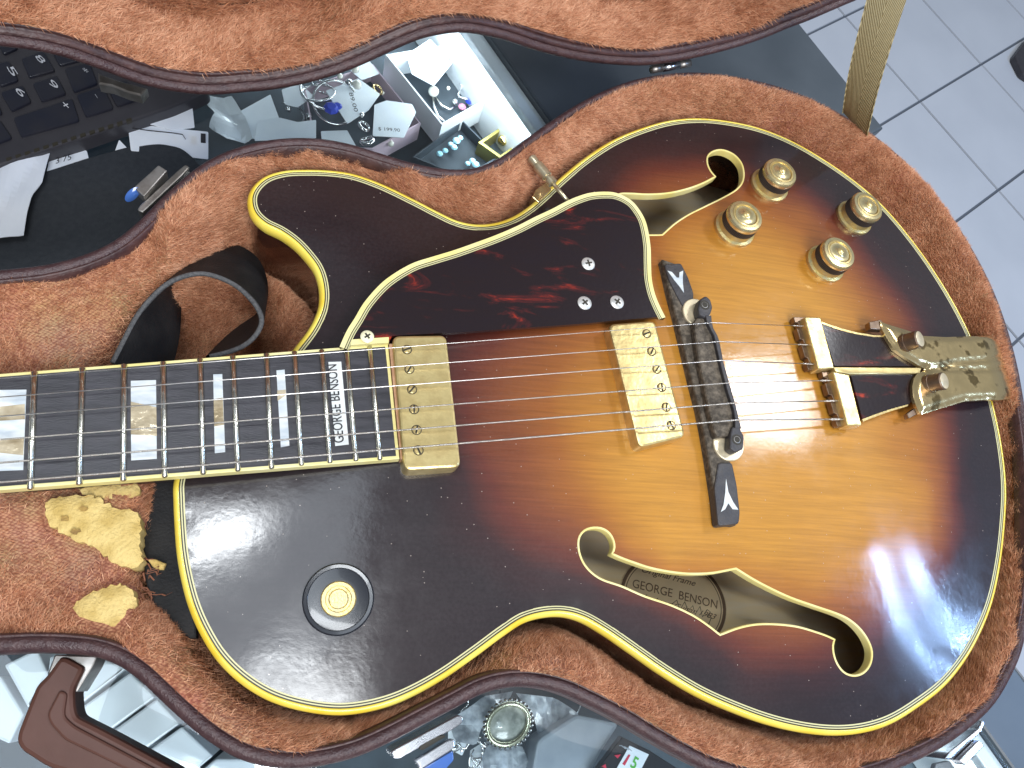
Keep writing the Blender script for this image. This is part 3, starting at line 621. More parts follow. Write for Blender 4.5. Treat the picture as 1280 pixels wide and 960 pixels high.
for a, b in FR:
    A = P(*a, FB[0]+.0006, FB[1]); B = P(*b, FB[0]+.0006, FB[1]); d = (B-A)/np.linalg.norm(B-A)
    tube('fret', [A, A+d*.0005, B-d*.0005, B], [.0007, .00122, .00122, .0007], M_FRET, guitar, seg=10)
def inl(name, q, m, par, lift=.0003): return slab(name, PL(q, FB[0]+lift, FB[1]), lambda x, y: zfb(x)+lift, lambda x, y: zfb(x), m, par, bevel=0)
for q, ab in (([(-34,488),(33,487),(29,587.5),(-38,590)], [[(-35,512),(31,505),(31,524),(-35,528)], [(-37,551),(30,548),(29,569),(-38,562)]]),
              ([(163.5,476),(195,475),(196,573.5),(164,575.5)], [[(163.5,502),(195.5,509),(196,545),(163.5,543)]]),
              ([(266.5,468),(277.8,467.5),(281.5,565),(268.5,566.5)], [[(267,499),(278.5,497),(280,531),(267.8,533)]]),
              ([(345.5,463),(355.8,462),(361.8,557),(351,559)], [[(346.5,488),(357.2,487),(357.4,494),(347,501)]])):
    io = inl('inlay', q, M_PEARL, guitar)
    for a in ab: inl('abalone_insert', a, M_ABAL, io, .00042)
io = inl('inlay', [(410.5,452.5),(426.5,452),(436,555.5),(419,557.5)], mat('name_plate', (.74, .76, .74), .3, var=(.66, .68, .66), scale=90), guitar)
text('lettering', 'GEORGE BENSON', P(430, 553, FB[0]+.0004, FB[1]), P(420.5, 455.5, FB[0]+.0004, FB[1]), .0043, M_INK2, io, bold=.004)
slab('neck_end_spacer', PL([(486,430),(493,430),(507,575),(500.5,574)], .012), .0125, .004, M_PINKW, guitar, bevel=.0002)

# ------------------------------------------------------------------ pickguard
G_GUARD = [(425,434),(434,414),(444,398),(454,381),(467,365),(479,353),(491,344),(504,336),(518,329),(540,322),(568,313.5),(595,304),(618,295.5),(645,284),(668.7,272),(690,262),(709,252),(722,246.5),(737,242),(756,240.5),(768,241.5),(780,246),(790,252.5),(798,262),(805,274),(809,287),(812.5,310),(813,330),(814,350),(818,368),(824,383),(831,397)]
GB_ = [(831,398),(820,396.5),(770,400.5),(736,404),(690,407.5),(635,411),(600,413.5),(560,416.5),(556,416),(490,420),(486,427),(440,430)]
ZG = (.0150, .018)
def zgu(x, y=0): return ZG[0]+ZG[1]*x
gcurve = resample(PL(G_GUARD, *ZG)[:, :2], .0015, closed=False)
gbase = PL(GB_, *ZG)[:, :2]
gl = np.vstack([gcurve, gbase]); gl_c = ccw(gl)
sheet('pickguard', gl_c, lambda x, y: zgu(x), .0022, M_TORT, guitar, spacing=.01)
sgn = 1 if sarea(np.vstack([gcurve, gbase])) > 0 else -1
def gstrip(d0, d1, m, h=.0003):
    nn = normals2(gcurve, False)*sgn; V = []
    for i in range(len(gcurve)):
        for d, z in ((d0, -.0020 if d0 < .0001 else 0), (d0, h), (d1, h), (d1, 0)): 
            x, y = gcurve[i]+nn[i]*d; V.append((x, y, zgu(x)+z))
    return fixn(mk('pickguard_binding', V, [(i*4+a, (i+1)*4+a, (i+1)*4+a+1, i*4+a+1) for i in range(len(gcurve)-1) for a in range(3)], m, guitar, smooth=False))
gstrip(-.0002, .0020, M_GCREAM, .0004); gstrip(.0020, .0024, M_BLACK); gstrip(.0024, .0030, M_PURF); gstrip(.0030, .0034, M_BLACK); gstrip(.0034, .0038, M_PURF)
slab('pickguard_spacer', PL([(440,424.5),(486,421.5),(486,428.5),(438,431.5)], *ZG), lambda x, y: zgu(x)+.0004, .011, M_GCREAM, guitar, bevel=.0002)
def screw(name, c, r, m=M_SILVER, cross=True, rot=.4, par=None, axis=(0, 0, 1)):
    s = lathe(name, c, axis, [(r, 0), (r, .0003), (r*.75, .0009), (r*.3, .0011), (.00001, .00112)], m, par or guitar, seg=24)
    top_ = Vector(c)+Vector(axis).normalized()*.00112
    for k in ((0, 1) if cross else (0,)):
        a = rot+k*math.pi/2; d = Vector((math.cos(a), math.sin(a), 0)); e = Vector((-d.y, d.x, 0)); L_ = r*(.5 if cross else .98); w_ = r*.13
        V = [tuple(top_+d*(sx*L_)+e*(sy*w_)+Vector((0, 0, z))) for z in (-.0007, .00006+k*.00003) for sx, sy in ((-1, -1), (1, -1), (1, 1), (-1, 1))]
        mk('slot', V, [(4, 5, 6, 7), (0, 1, 5, 4), (1, 2, 6, 5), (2, 3, 7, 6), (3, 0, 4, 7)], M_DARKM, s)
    return s
for (a, b, r), ro in zip([(735,330,.0036),(730.5,379,.0037),(771,378,.0037)], (.3, .75, 1.0)): screw('screw', P(a, b, *ZG)+[0, 0, .0001], r, rot=ro)
screw('screw', P(459, 421, ZG[0]+.001, ZG[1]), .0031, M_CREAM, rot=.7)
# support rod, its nut and the bracket at the edge
M_BROD = mat('nickel_brass', (.66, .58, .40), .28, metal=.7, var=(.42, .35, .22), scale=220)
rod0 = P(712, 254, .0125); rod1 = P(674, 209, .0105)
rd = Vector(rod1-rod0).normalized(); RL = np.linalg.norm(rod1-rod0)
tube('support_rod', [rod0, rod0+np.array(rd)*RL*.7], .0011, M_BROD, guitar)
lathe('rod_nut', rod0+np.array(rd)*RL*.55, rd, [(.0028, 0), (.0028, .003), (.0020, .0032), (.0020, .005), (.0030, .0052), (.0030, .0135), (.0022, .0142), (.0024, .0150), (.0026, .019), (.0016, .0198)], M_BROD, guitar, seg=12)
slab('support_bracket', [P(a, b, -.001)[:2] for a, b in [(664,249),(668,240),(684,228),(688,240),(672,256)]], .0012, -.008, M_GOLDT, guitar)

# ------------------------------------------------------------------ pickups
def pickup(tq, zt, zb, screws, sr, label, mring=None, grow=1.0):
    q = PL(tq, zt)[:, :2]
    body = slab('pickup', rpoly(ccw(q), .0035, 6), zt, zb, M_GOLD, guitar, bevel=.0012)
    if label: body['label'] = label
    for k, (a, b) in enumerate(screws):
        c = P(a, b, zt)
        s = lathe('pole_screw', c, (0, 0, 1), [(sr, -.0002), (sr, .0003), (sr*.8, .0006), (.00001, .00065)], M_GOLD, body, seg=18)
        t = .5+k*.23+(.4 if k % 2 else 0); d = np.array([math.cos(t), math.sin(t), 0]); e = np.array([-d[1], d[0], 0]); T = c+[0, 0, .0004]
        mk('slot', [tuple(T+d*sx*sr*.98+e*sy*sr*.2+[0, 0, z]) for z in (0, .0004) for sx, sy in ((-1, -1), (1, -1), (1, 1), (-1, 1))], [(4, 5, 6, 7), (0, 1, 5, 4), (1, 2, 6, 5), (2, 3, 7, 6), (3, 0, 4, 7)], M_DARKM, s)
        V = []; n = 20
        for r in (sr*1.02, sr*1.22): V += [(c[0]+r*math.cos(w_), c[1]+r*math.sin(w_), zt+.00012) for w_ in np.linspace(0, 2*math.pi, n+1)[:-1]]
        mk('screw_hole', V, [(i, (i+1) % n, n+(i+1) % n, n+i) for i in range(n)], M_DARKM, body)
    return body
pickup([(490.5,419.5),(558,418.5),(576.5,584),(505.5,588)], .0170, .006, [(508.7,437),(511.7,461.7),(515,487),(517.5,511.7),(520.7,537.5),(523,563)], .0019, 'neck pickup with worn gold cover')
pickup([(761,405),(819,400.5),(857.5,545.5),(799,560)], .0205, .0085, [(808.5,417),(814.5,439.4),(821,461.6),(827,484.4),(832.7,509),(839,531.8)], .0020, 'bridge pickup with worn gold cover')

# ------------------------------------------------------------------ bridge
bridge_l = [(823.5,329),(828,349),(832.5,369),(842,405),(851,442.5),(860,480),(869,515),(875,545),(881,581),(887,620),(893.5,657.5)]
bridge_r = [(925,655),(926,641),(922,606),(917,580),(905,560),(899,520),(890,480),(880,440),(873,410),(867,390),(867,366),(860,344),(851,328)]
bl = np.array([PS(a, b, .001)[:2] for a, b in bridge_l]); br = np.array([P(a, b, .0195)[:2] for a, b in bridge_r])
slab('bridge_base', np.vstack([bl, br]), lambda x, y: float(zarch(x, y))+.0058, lambda x, y: float(zarch(x, y))-.002, M_DUSTY, guitar, bevel=.0012)
def zb2(x, y): return float(zarch(x, y))+.0064
foot_t = [(830.5,330),(851.5,328.5),(860,345),(867.5,366),(867,380),(854,383),(845,367),(836,349)]
foot_b = [(898,578),(915.5,578),(921.5,606),(925.5,641),(924,655),(898,657.5),(893,610)]
for ft, vv in ((foot_t, [(834.5,338.2),(840,340),(846,347),(849,347),(849.4,340.5),(854,338.2),(853.5,347),(853.6,354),(855,366),(849.5,358),(843,350)]),
               (foot_b, [(907.5,598),(910.5,615),(916.5,627.5),(923,637),(916,636.5),(910.5,629),(906.5,636.5),(901,640),(904.5,631),(906.8,615)])):
    f_ = slab('bridge_foot', rpoly([PS(a, b, .0066)[:2] for a, b in ft], .0015, 3), lambda x, y: float(zarch(x, y))+.0066, lambda x, y: float(zarch(x, y))+.001, M_EBONY, guitar, bevel=.0008)
    slab('arrow_inlay', [PS(a, b, .0069)[:2] for a, b in vv], lambda x, y: float(zarch(x, y))+.0069, lambda x, y: float(zarch(x, y))+.005, M_PEARL, f_, bevel=0)
for (wx, wy, r) in ((870, 391, .0078), (910, 556, .0083)):
    c = P(wx, wy, .0190)
    pr = [(r*.97, -.0009), (r, -.0006), (r, .0006), (r*.95, .0009), (.001, .0009)]
    lathe('thumb_wheel', c, (0, 0, 1), pr, M_BRASSF, guitar, seg=40)
zsad = .0262
sl = [(868,402),(868,410),(872.5,446),(879,475),(886,512),(893,540),(896,546),(912,545)]
sr_ = [(921,530),(920,512.5),(913,490),(906,465),(902,448),(897.5,429),(893,415),(888,402),(886,396),(872,397)]
slab('saddle', [P(a, b, .0235)[:2] for a, b in sl+sr_], lambda x, y: .0238+.0, .0175, M_DUSTY, guitar, bevel=.0012)
rl = [(882,372+22),(884,402),(890,414),(893,420),(895,429),(899,447),(903,464),(910,490),(917.5,512),(919,524),(919,535)]
rr = [(927,535),(924,524),(920.5,508),(914,486),(908.5,466),(904.5,452),(901.5,436),(899.5,426),(897,419),(892,410),(890,401),(889.5,394)]
slab('saddle_ridge', [P(a, b, zsad)[:2] for a, b in rl+rr], zsad, .0225, M_EBONY, guitar, bevel=.0004)
for lug, (cx, cy) in (([(873,385),(876,373),(883,369),(889,374),(891.5,384),(889,392),(884,397),(875,393)], (881,381)), ([(914,541),(916,533),(925,533),(931,545),(930,561),(920,565),(913,560)], (921.5,549.5))):
    lg = slab('saddle_lug', rpoly([P(a, b, zsad)[:2] for a, b in lug], .001, 3), zsad-.0004, .0205, M_EBONY, guitar, bevel=.0008)
    c = P(cx, cy, zsad-.0003)
    lathe('post', c, (0, 0, 1), [(.0021, -.0045), (.0021, -.00005), (.0015, .0001), (.0014, -.0008), (.00001, -.0008)], M_STEELD, lg, seg=20)
    lathe('post_hole', c, (0, 0, 1), [(.0027, -.0002), (.0027, .00004), (.0022, .00004)], M_DARKM, lg, seg=24)

# ------------------------------------------------------------------ tailpiece
def ztl(x, y=0): return .0215-.090*max(x-.27, 0)
def PT(px, py, lift=0):
    z = .02
    for _ in range(8):
        p = P(px, py, z+lift); z = ztl(p[0])
    return P(px, py, z+lift)
def tslab(name, q, up, dn, m, bevel=.0003, par=guitar, r=0):
    poly = np.array([PT(a, b, up)[:2] for a, b in q])
    if r: poly = rpoly(ccw(poly), r, 3)
    return slab(name, poly, lambda x, y: ztl(x)+up, lambda x, y: ztl(x)+dn, m, par, bevel=bevel)
tslab('finger_plate', [(1026,403.5),(1050,412),(1070,417),(1092,420.5),(1113,421),(1120,438),(1155,458),(1043,457.8)], -.0016, -.004, M_TORT)
tslab('finger_plate', [(1063,467.2),(1150,466),(1148,490),(1137,505),(1112,512),(1093,518.5),(1078,524.5)], -.0016, -.004, M_TORT)
tslab('finger_edge', [(1026,401.8),(1050,410),(1070,415.2),(1092,419),(1113,420),(1113,421.3),(1092,421),(1070,417.5),(1050,412.5),(1027,404.5)], -.0013, -.004, M_GOLD, bevel=0)
tslab('finger_edge', [(1079,526.8),(1094,520.8),(1113,514),(1135,507.3),(1135,505.5),(1112,511.8),(1093,518.3),(1078,524)], -.0013, -.004, M_GOLD, bevel=0)
tslab('centre_rail', [(1042,458.6),(1152,459.5),(1150,466.5),(1062,467.6),(1045,465)], .0002, -.0045, M_GOLD, bevel=.0004)
for (q, teeth) in (([(1005.5,396),(1026,396.5),(1043,459.5),(1023,461.5)], [(1002.5,407.5),(1009,431),(1014.5,455)]), ([(1041,464),(1061.5,468),(1077.5,531.5),(1059.5,532)], [(1036,475.5),(1043,501),(1049.5,524)])):
    c_ = tslab('string_claw', q, .0010, -.0060, M_GOLD, bevel=.0007, r=.0006)
    # comb of hooks leaning to the bridge below the claw
    A = PT(q[0][0], q[0][1], -.003); B = PT(q[3][0], q[3][1], -.003); ab_ = (B-A); L_ = np.linalg.norm(ab_); ab_ /= L_; out = np.array([ab_[1], -ab_[0], 0]); out = out if out[0] < 0 else -out
    ts = [0, .10, .17, .43, .50, .76, .83, 1.0]; ds = [.0062, .0064, .0030, .0030, .0028, .0028, .0028, .0062]
    comb = [(A+ab_*0+out*.0065)]
    pts2 = []
    prof_ = [(0,.0066),(.10,.0066),(.12,.0046),(.20,.0042),(.22,.0064),(.42,.0062),(.44,.0044),(.52,.0040),(.54,.0062),(.76,.0060),(.78,.0044),(.86,.0040),(.88,.0062),(1.0,.0060)]
    pts2 = [(A+ab_*L_*t+out*d)[:2] for t, d in prof_]+[(B-out*.001)[:2], (A-out*.001)[:2]]
    slab('hook_comb', pts2, lambda x, y: ztl(x)-.0034, lambda x, y: ztl(x)-.0072, M_BRASSK, c_, bevel=.0003)
HP = [(1102,400),(1112,404),(1135,411),(1157,418.5),(1185,420),(1215,419),(1242,418.5),(1247,425),(1252,433),(1258,446),(1262,460),(1265,478),(1267,490),(1265,497.5),(1250,499),(1236,498.3),(1210,500),(1185,507.5),(1155,517),(1152,515),(1148,507),(1144,494),(1143,482),(1145,472),(1149,466),(1158,462),(1160,458.5),(1150,455),(1135,446),(1120,435),(1111,421),(1105,410)]
def zhinge(x, y):
    z = ztl(x)+.0022; xr = P(1222, 460, .006)[0]
    if x > xr: z -= min((x-xr)*.15+((x-xr)**2)*9, (x-xr)*.45)
    return z
def PH(px, py, lift=0):
    z = .012
    for _ in range(25):
        p = P(px, py, z+lift); z = min(max(.6*z+.4*zhinge(p[0], p[1]), -.02), .04)
    return P(px, py, z+lift)
hb = np.array([PH(a, b)[:2] for a, b in HP])
hb = ccw(hb)
hc1 = np.array([PH(a, b)[:2] for a, b in [(1160,459),(1175,458),(1200,452),(1235,449),(1258,448)]])
hc2 = np.array([PH(a, b)[:2] for a, b in [(1160,461),(1178,461),(1205,461),(1235,461),(1262,461)]])
def hrel(x, y):
    q = np.array([[x, y]]); e = dist_poly(q, hb)[0]; d = min(dist_poly(q, hc1, False)[0], dist_poly(q, hc2, False)[0])
    return zhinge(x, y)-.0016*math.exp(-(e/.0022)**2)*1.0-.0013*math.exp(-(d/.0012)**2)
sheet('tailpiece_hinge', hb, hrel, .0020, M_GOLDT, guitar, spacing=.0014)
tslab('hinge_lug', [(1087,402.5),(1101,399.5),(1108,409),(1104,412),(1088,411)], .0000, -.004, M_BRASSK)
tslab('hinge_lug', [(1134,517),(1145,509),(1150,516),(1136,523)], -.001, -.004, M_BRASSK)
for b0, t0 in (((1133,428.5), (1150,423.5)), ((1163,479.5), (1180.5,476))):
    A = PH(*b0, .0005); B = P(*t0, A[2]+.0070); ax = Vector(B-A); L_ = ax.length
    r = .0052
    k_ = lathe('tension_knob', A, ax, [(r*1.0, -.002), (r, .0004), (r*.94, .0006), (r*.94, L_-.0006), (r*.82, L_-.0001)], M_BRASSK, guitar, seg=36)
    lathe('knob_face', Vector(A)+ax.normalized()*(L_-.0003), ax, [(r*.82, 0), (r*.84, .0004), (r*.76, .0006), (.00001, .00055)], M_BRASSF, k_, seg=36)

# ------------------------------------------------------------------ strings
SX = [((-75,478),(0,473),(160,460),(320,447.5),(462,436),(600,427),(743,415),(890,403.5),(1003,407.5)),
      ((-75,502),(0,496.5),(160,484),(320,472.5),(462,461),(600,451),(750,440),(900,427),(1009,431)),
      ((-75,526),(0,520.5),(160,508),(320,496.5),(462,485),(600,475.5),(757,463),(903,450.5),(1015,455)),
      ((-75,554),(0,549.5),(160,538),(320,526.5),(462,515),(600,504),(762,492),(909,478.8),(1037,475.5)),
      ((-75,583),(0,578.5),(160,566.5),(320,554.5),(462,542.5),(600,530.5),(768,517.5),(915.5,504),(1043,501)),
      ((-75,607),(0,603),(160,590.5),(320,578),(462,566),(600,553.5),(775,538),(920,525),(1050,524))]
for k, s in enumerate(SX):
    Wp = P(*s[1], ST[0], ST[1]); Bp = P(*s[7], .0268); Tp = PT(*s[8], -.0015)
    d = Wp-Bp; pts = [Bp+d*1.25, Bp+d*.66, Bp+d*.33, Bp, Tp]
    rads = [.00021, .00025, .00028, .00034, .00041, .00048][k]
    tube('string', pts, rads, M_WOUND if k > 2 else M_STRING, guitar, seg=6)
    e = (Tp-Bp)/np.linalg.norm(Tp-Bp)
    tube('ball_end', [Tp-e*.006, Tp+e*.0022], rads*1.7, M_WOUND, guitar, seg=6)

# ------------------------------------------------------------------ control knobs and blanked hole
def gnormal(x, y):
    h = .004; gx_ = (zarch(x+h, y)-zarch(x-h, y))/(2*h); gy_ = (zarch(x, y+h)-zarch(x, y-h))/(2*h); return Vector((-gx_, -gy_, 1)).normalized()
M_CLEAR = mat('clear_cap', (0.9, 0.88, 0.78), 0.06, trans=1.0, ior=1.46)
for kx, ky in ((960.5, 233), (917, 287), (1066, 273.5), (1030, 331)):
    c = PS(kx, ky); n = gnormal(c[0], c[1]); n = (n+Vector((0, 0, .8))).normalized()
    kn = lathe('control_knob', c, n, [(.0118, -.001), (.0122, .0004), (.0120, .0020), (.0104, .0026), (.0098, .0058), (.0096, .0062)], M_GOLDP, guitar, seg=44)
    V = []; Fk = []; N_ = 72; uu, vv_, aa = basis(n); cc = Vector(c)
    for hgt in (.0060, .0103):
        for s in range(N_*2):
            r = .0106 if s % 2 else .01015; t = math.pi*s/N_; V.append(tuple(cc+aa*hgt+uu*r*math.cos(t)+vv_*r*math.sin(t)))
    n2 = N_*2
    Fk = [(s, (s+1) % n2, n2+(s+1) % n2, n2+s) for s in range(n2)]+[tuple(range(n2, 2*n2))]
    mk('grip_band', V, Fk, M_GRIP, kn)
    lathe('knob_cap', Vector(c)+n*.0103, n, [(.0104, 0), (.0106, .0006), (.0104, .0024), (.0097, .0034), (.0080, .0036), (.0078, .0030)], M_CAPM, kn, seg=44)
    lathe('cap_ring', Vector(c)+n*.0131, n, [(.0078, -.0002), (.0078, .0009), (.0069, .0010), (.0068, .0002)], M_GOLD, kn, seg=40)
    lathe('cap_dome', Vector(c)+n*.0131, n, [(.0068, 0), (.0062, .0006), (.0045, .0005), (.0026, .0014), (.0022, .0016)], M_CAPM, kn, seg=40)
    lathe('cap_centre', Vector(c)+n*.0146, n, [(.0020, -.0004), (.0020, .0005), (.0014, .0009), (.00001, .0010)], M_GOLD, kn, seg=20)
c = PS(423, 749); n = gnormal(c[0], c[1]); sc_ = np.linalg.norm(P(467, 749)-P(423, 749))
jr = lathe('jack_washer', c, n, [(sc_, -.0004), (sc_*1.0, .0011), (sc_*.96, .0016), (sc_*.87, .0015), (sc_*.85, .0010), (sc_*.60, .0012), (sc_*.5, .0012)], mat('gloss_black_washer', (.010, .012, .018), .22, coat=.3), guitar, seg=56)
r = sc_*.50
lathe('jack_nut', Vector(c)+n*.0010, n, [(r, 0), (r, .0016), (r*.93, .0022), (r*.74, .0022), (r*.70, .0016), (r*.66, .0016)], M_GOLDP, jr, seg=40)
lathe('jack_recess', Vector(c)+n*.0010, n, [(r*.67, .0002), (r*.67, .0012), (r*.5, .0013)], M_DARKM, jr, seg=40)
lathe('jack_plug', Vector(c)+n*.0010, n, [(r*.56, .0006), (r*.56, .0019), (r*.50, .0023), (.00001, .0023)], M_GOLDP, jr, seg=40)

# ================================================================== GUITAR CASE
C_OUT = [(-190,350),(-100,344),(0,337),(60,330),(105,318),(140,302),(170,279),(200,249),(232,220),(262,199),(300,183),(345,173.5),(395,172.5),(435,179),(475,191),(515,203),(555,210.5),(590,210),(622,198),(655,175),(690,150),(720,131),(755,113),(795,99),(835,92),(875,90.5),(920,96),(965,106),(1010,122),(1055,145),(1093,170),(1130,201),(1160,233),(1190,272),(1217,315),(1240,360),(1257,405),(1271,455),(1281,510),(1289,570),(1293,640),(1293,700),(1288,760),(1277,815),(1262,850),(1242,882),(1210,912),(1172,938),(1135,956),(1095,972),(1040,984),(980,984),(930,975),(885,961),(850,944),(810,921),(775,900),(740,882),(705,866),(672,858),(640,857),(605,865),(570,883),(530,904),(490,925),(450,943),(410,954),(370,959),(330,956),(295,945),(260,924),(228,898),(200,872),(172,846),(145,828),(115,818),(80,814),(40,813),(0,815),(-100,820),(-190,824)]
cp = ccw(resample(PL(C_OUT, .004), .0025)[:, :2])
ZR = .006
case = thing('guitar_case', 'open brown leatherette guitar case with rust plush lining, lid leaning back', 'guitar case', (0.15, 0.15, ZC+.004))
sweep('case_shell', cp, [(.030, ZC+.0045), (.026, ZC+.0055), (.018, ZC+.020), (.004, -.035), (0, ZR-.016), (-.0008, ZR-.012), (0, ZR-.008)], M_LEATH2, case)
sweep('case_rim_piping', cp, [(.0035*(1-math.cos(t))-.0008, ZR-.0055+.0050*math.sin(t)) for t in np.linspace(-.6, math.pi*.98, 10)], M_LEATH, case)
sweep('case_lip', cp, [(.0046, ZR-.003), (.0052, ZR-.0012), (.0062, ZR-.0016), (.0075, ZR-.008)], M_LEATH2, case)
lin = inset(cp, .0054)
VL, FLn = tri_region(resample(lin, .004, smooth=False), [], .004)
dc_ = dist_poly(VL, cp); dg_ = dist_poly(VL, gp); ing = inside(VL, gp); dg_ = np.where(ing, 0, dg_)
def ss(x, a, b):
    t = np.clip((x-a)/(b-a), 0, 1); return t*t*(3-2*t)
def lining_z(V, dc_, dg_, ing):
    t = dc_/(dc_+dg_+1e-9)
    z = .0035+.0055*np.sin(np.clip(t/.55, 0, 1)*math.pi)-.012*ss(t, .45, .75)-.034*ss(t, .72, 1.0)
    z = np.where(ing, -.072, z)
    X = V[:, 0]; Yv = V[:, 1]
    # neck cradle on the left: a padded block, cut off before the body
    xc = P(169, 700, -.006)[0]; xt = P(150, 420, -.006)[0]; ymid = P(150, 540, 0)[1]
    qa = P(136, 455, -.008); qb = P(200, 352, -.008)
    xdiag = qa[0]+(qb[0]-qa[0])*np.clip((Yv-qa[1])/(qb[1]-qa[1]), -.3, 1.2)
    xe = np.where(Yv > ymid, xdiag-.006, xc); wd = np.where(Yv > ymid, .006, .0035)
    wgt = 1-ss(X, xe, xe+wd)
    cr_ = -.0045+.008*np.exp(-(dc_/.014)**2)
    far = dg_ > .0005
    # the pit between the block and the body
    pit = ss(X, xe, xe+wd)*ss(dc_, .020, .032)*(1-ss(X, P(330, 400)[0], P(400, 400)[0]))
    z = z*(1-pit)+np.minimum(z, -.046)*pit
    z = np.where(wgt > 0, z*(1-wgt)+cr_*wgt, z)
    # lumpy padding
    z += .0016*np.sin(X*61+1)*np.cos(Yv*53)+.0010*np.sin(X*140+Yv*90)+.0006*np.sin(X*260-Yv*210)
    z = np.where(dc_ < .0060, np.minimum(z, ZR-.0025), z)
    return np.where(ing, -.072, z)
ZLN = lining_z(VL, dc_, dg_, ing)
for _ in range(2):      # relax the cloth a little
    acc = np.zeros(len(VL)); cnt = np.zeros(len(VL))
    for a in range(3):
        np.add.at(acc, FLn[:, a], ZLN[FLn[:, (a+1) % 3]]+ZLN[FLn[:, (a+2) % 3]]); np.add.at(cnt, FLn[:, a], 2)
    ZLN = .5*ZLN+.5*acc/np.maximum(cnt, 1)
lining = mk('case_lining', np.c_[VL, ZLN], FLn, M_CLOTH, case, smooth=True)

def noise2(x, y, s, seed=0):
    r = np.random.default_rng(seed); out = 0
    for k in range(5):
        a = r.uniform(0, 2*math.pi); f = s*r.uniform(.7, 1.5)*(1+.6*k); ph = r.uniform(0, 6.28, 2)
        out = out+np.sin((x*math.cos(a)+y*math.sin(a))*f+ph[0]+1.7*np.sin((-x*math.sin(a)+y*math.cos(a))*f*.7+ph[1]))/(1+.4*k)
    return out/2.2
def fur(name, V, Fc, n, length, width, parent, dens=None, seed=1, comb=(1, 0.0, 0), tonefun=None, upm=.8, lean=.9):
    r = np.random.default_rng(seed)
    A, B, C = V[Fc[:, 0]], V[Fc[:, 1]], V[Fc[:, 2]]
    cr = np.cross(B-A, C-A); ar = np.linalg.norm(cr, axis=1); nrm_ = cr/np.maximum(ar[:, None], 1e-12)
    cen = (A+B+C)/3
    wgt = ar.copy()
    if dens is not None: wgt = wgt*dens(cen)
    idx = r.choice(len(Fc), n, p=wgt/wgt.sum())
    a, b = r.random(n), r.random(n); fl_ = a+b > 1; a[fl_] = 1-a[fl_]; b[fl_] = 1-b[fl_]
    p = A[idx]+(B-A)[idx]*a[:, None]+(C-A)[idx]*b[:, None]; N_ = nrm_[idx]
    th = .9*noise2(p[:, 0]+p[:, 2], p[:, 1]+p[:, 2]*.7, 28, 3)+r.normal(0, .75, n)
    base = np.array(comb, float)
    c_, s_2 = np.cos(th), np.sin(th)
    T = np.stack([base[0]*c_-base[1]*s_2, base[0]*s_2+base[1]*c_, np.full(n, base[2])], 1)
    T = T-N_*np.sum(T*N_, 1)[:, None]; T /= np.maximum(np.linalg.norm(T, axis=1)[:, None], 1e-9)
    clump = .9+.3*noise2(p[:, 0], p[:, 1], 500, 9)
    D = N_*(upm*r.uniform(.6, 1.2, n))[:, None]+T*(lean*r.uniform(.5, 1.3, n))[:, None]; D /= np.linalg.norm(D, axis=1)[:, None]
    L_ = length*r.uniform(.55, 1.25, n)*np.clip(clump, .5, 1.2)
    W_ = np.cross(D, r.normal(size=(n, 3))); W_ /= np.linalg.norm(W_, axis=1)[:, None]
    w2 = width*r.uniform(.6, 1.2, n)
    tip = p+D*L_[:, None]+T*(L_*.25)[:, None]
    VV = np.empty((n*3, 3)); VV[0::3] = p-W_*w2[:, None]/2; VV[1::3] = p+W_*w2[:, None]/2; VV[2::3] = tip
    org = np.array(wloc(parent)); VV -= org
    me = bpy.data.meshes.new(name); me.vertices.add(n*3); me.vertices.foreach_set('co', VV.astype(np.float32).ravel())
    me.loops.add(n*3); me.loops.foreach_set('vertex_index', np.arange(n*3, dtype=np.int32)); me.polygons.add(n)
    me.polygons.foreach_set('loop_start', np.arange(0, n*3, 3, dtype=np.int32)); me.polygons.foreach_set('loop_total', np.full(n, 3, np.int32)); me.update(calc_edges=True)
    tone = np.clip(.54+.15*noise2(p[:, 0], p[:, 1]+p[:, 2], 90, 5)+.12*noise2(p[:, 0], p[:, 1]+p[:, 2], 420, 6)+r.normal(0, .20, n), 0, 1)
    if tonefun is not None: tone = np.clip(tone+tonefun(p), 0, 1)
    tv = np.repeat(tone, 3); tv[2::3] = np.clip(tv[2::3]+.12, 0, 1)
    at_ = me.attributes.new('tone', 'FLOAT', 'POINT'); at_.data.foreach_set('value', tv.astype(np.float32))
    me.materials.append(M_FUR)
    o = bpy.data.objects.new(name, me); COL.objects.link(o); o.parent = parent; o['kind'] = 'stuff'
    return o
worn = [(P(60, 415)[:2], .030), (P(150, 400)[:2], .020), (P(100, 690)[:2], .028), (P(20, 650)[:2], .026), (P(300, 880)[:2], .020), (P(610, 822)[:2], .028), (P(230, 835)[:2], .018)]
def cdens(c):
    d = np.ones(len(c))
    for q, rr_ in worn: d *= 1-.90*np.exp(-(np.hypot(c[:, 0]-q[0], c[:, 1]-q[1])/rr_)**2)
    p2 = c[:, :2]
    d[(c[:, 2] < -.06)] = .02
    return d
VL3 = np.c_[VL, ZLN]
pf1 = [(p_[0]/5.333, p_[1]/5.333+600) for p_ in [(300,180),(330,125),(480,105),(650,108),(720,165),(790,205),(860,195),(925,240),(938,330),(938,450),(942,560),(895,590),(820,570),(740,540),(690,500),(640,450),(580,420),(520,410),(460,375),(400,350),(350,300),(310,260)]]
pf2 = [(87,770),(93,757),(104,748),(119,739),(137,733),(154,732),(165,738),(170,748),(171,762),(166,777),(158,790),(146,801),(132,799),(119,794),(100,790)]
pf3 = [(98,611),(170,606),(176,612),(172,620),(140,622),(110,621)]
foam_polys = []
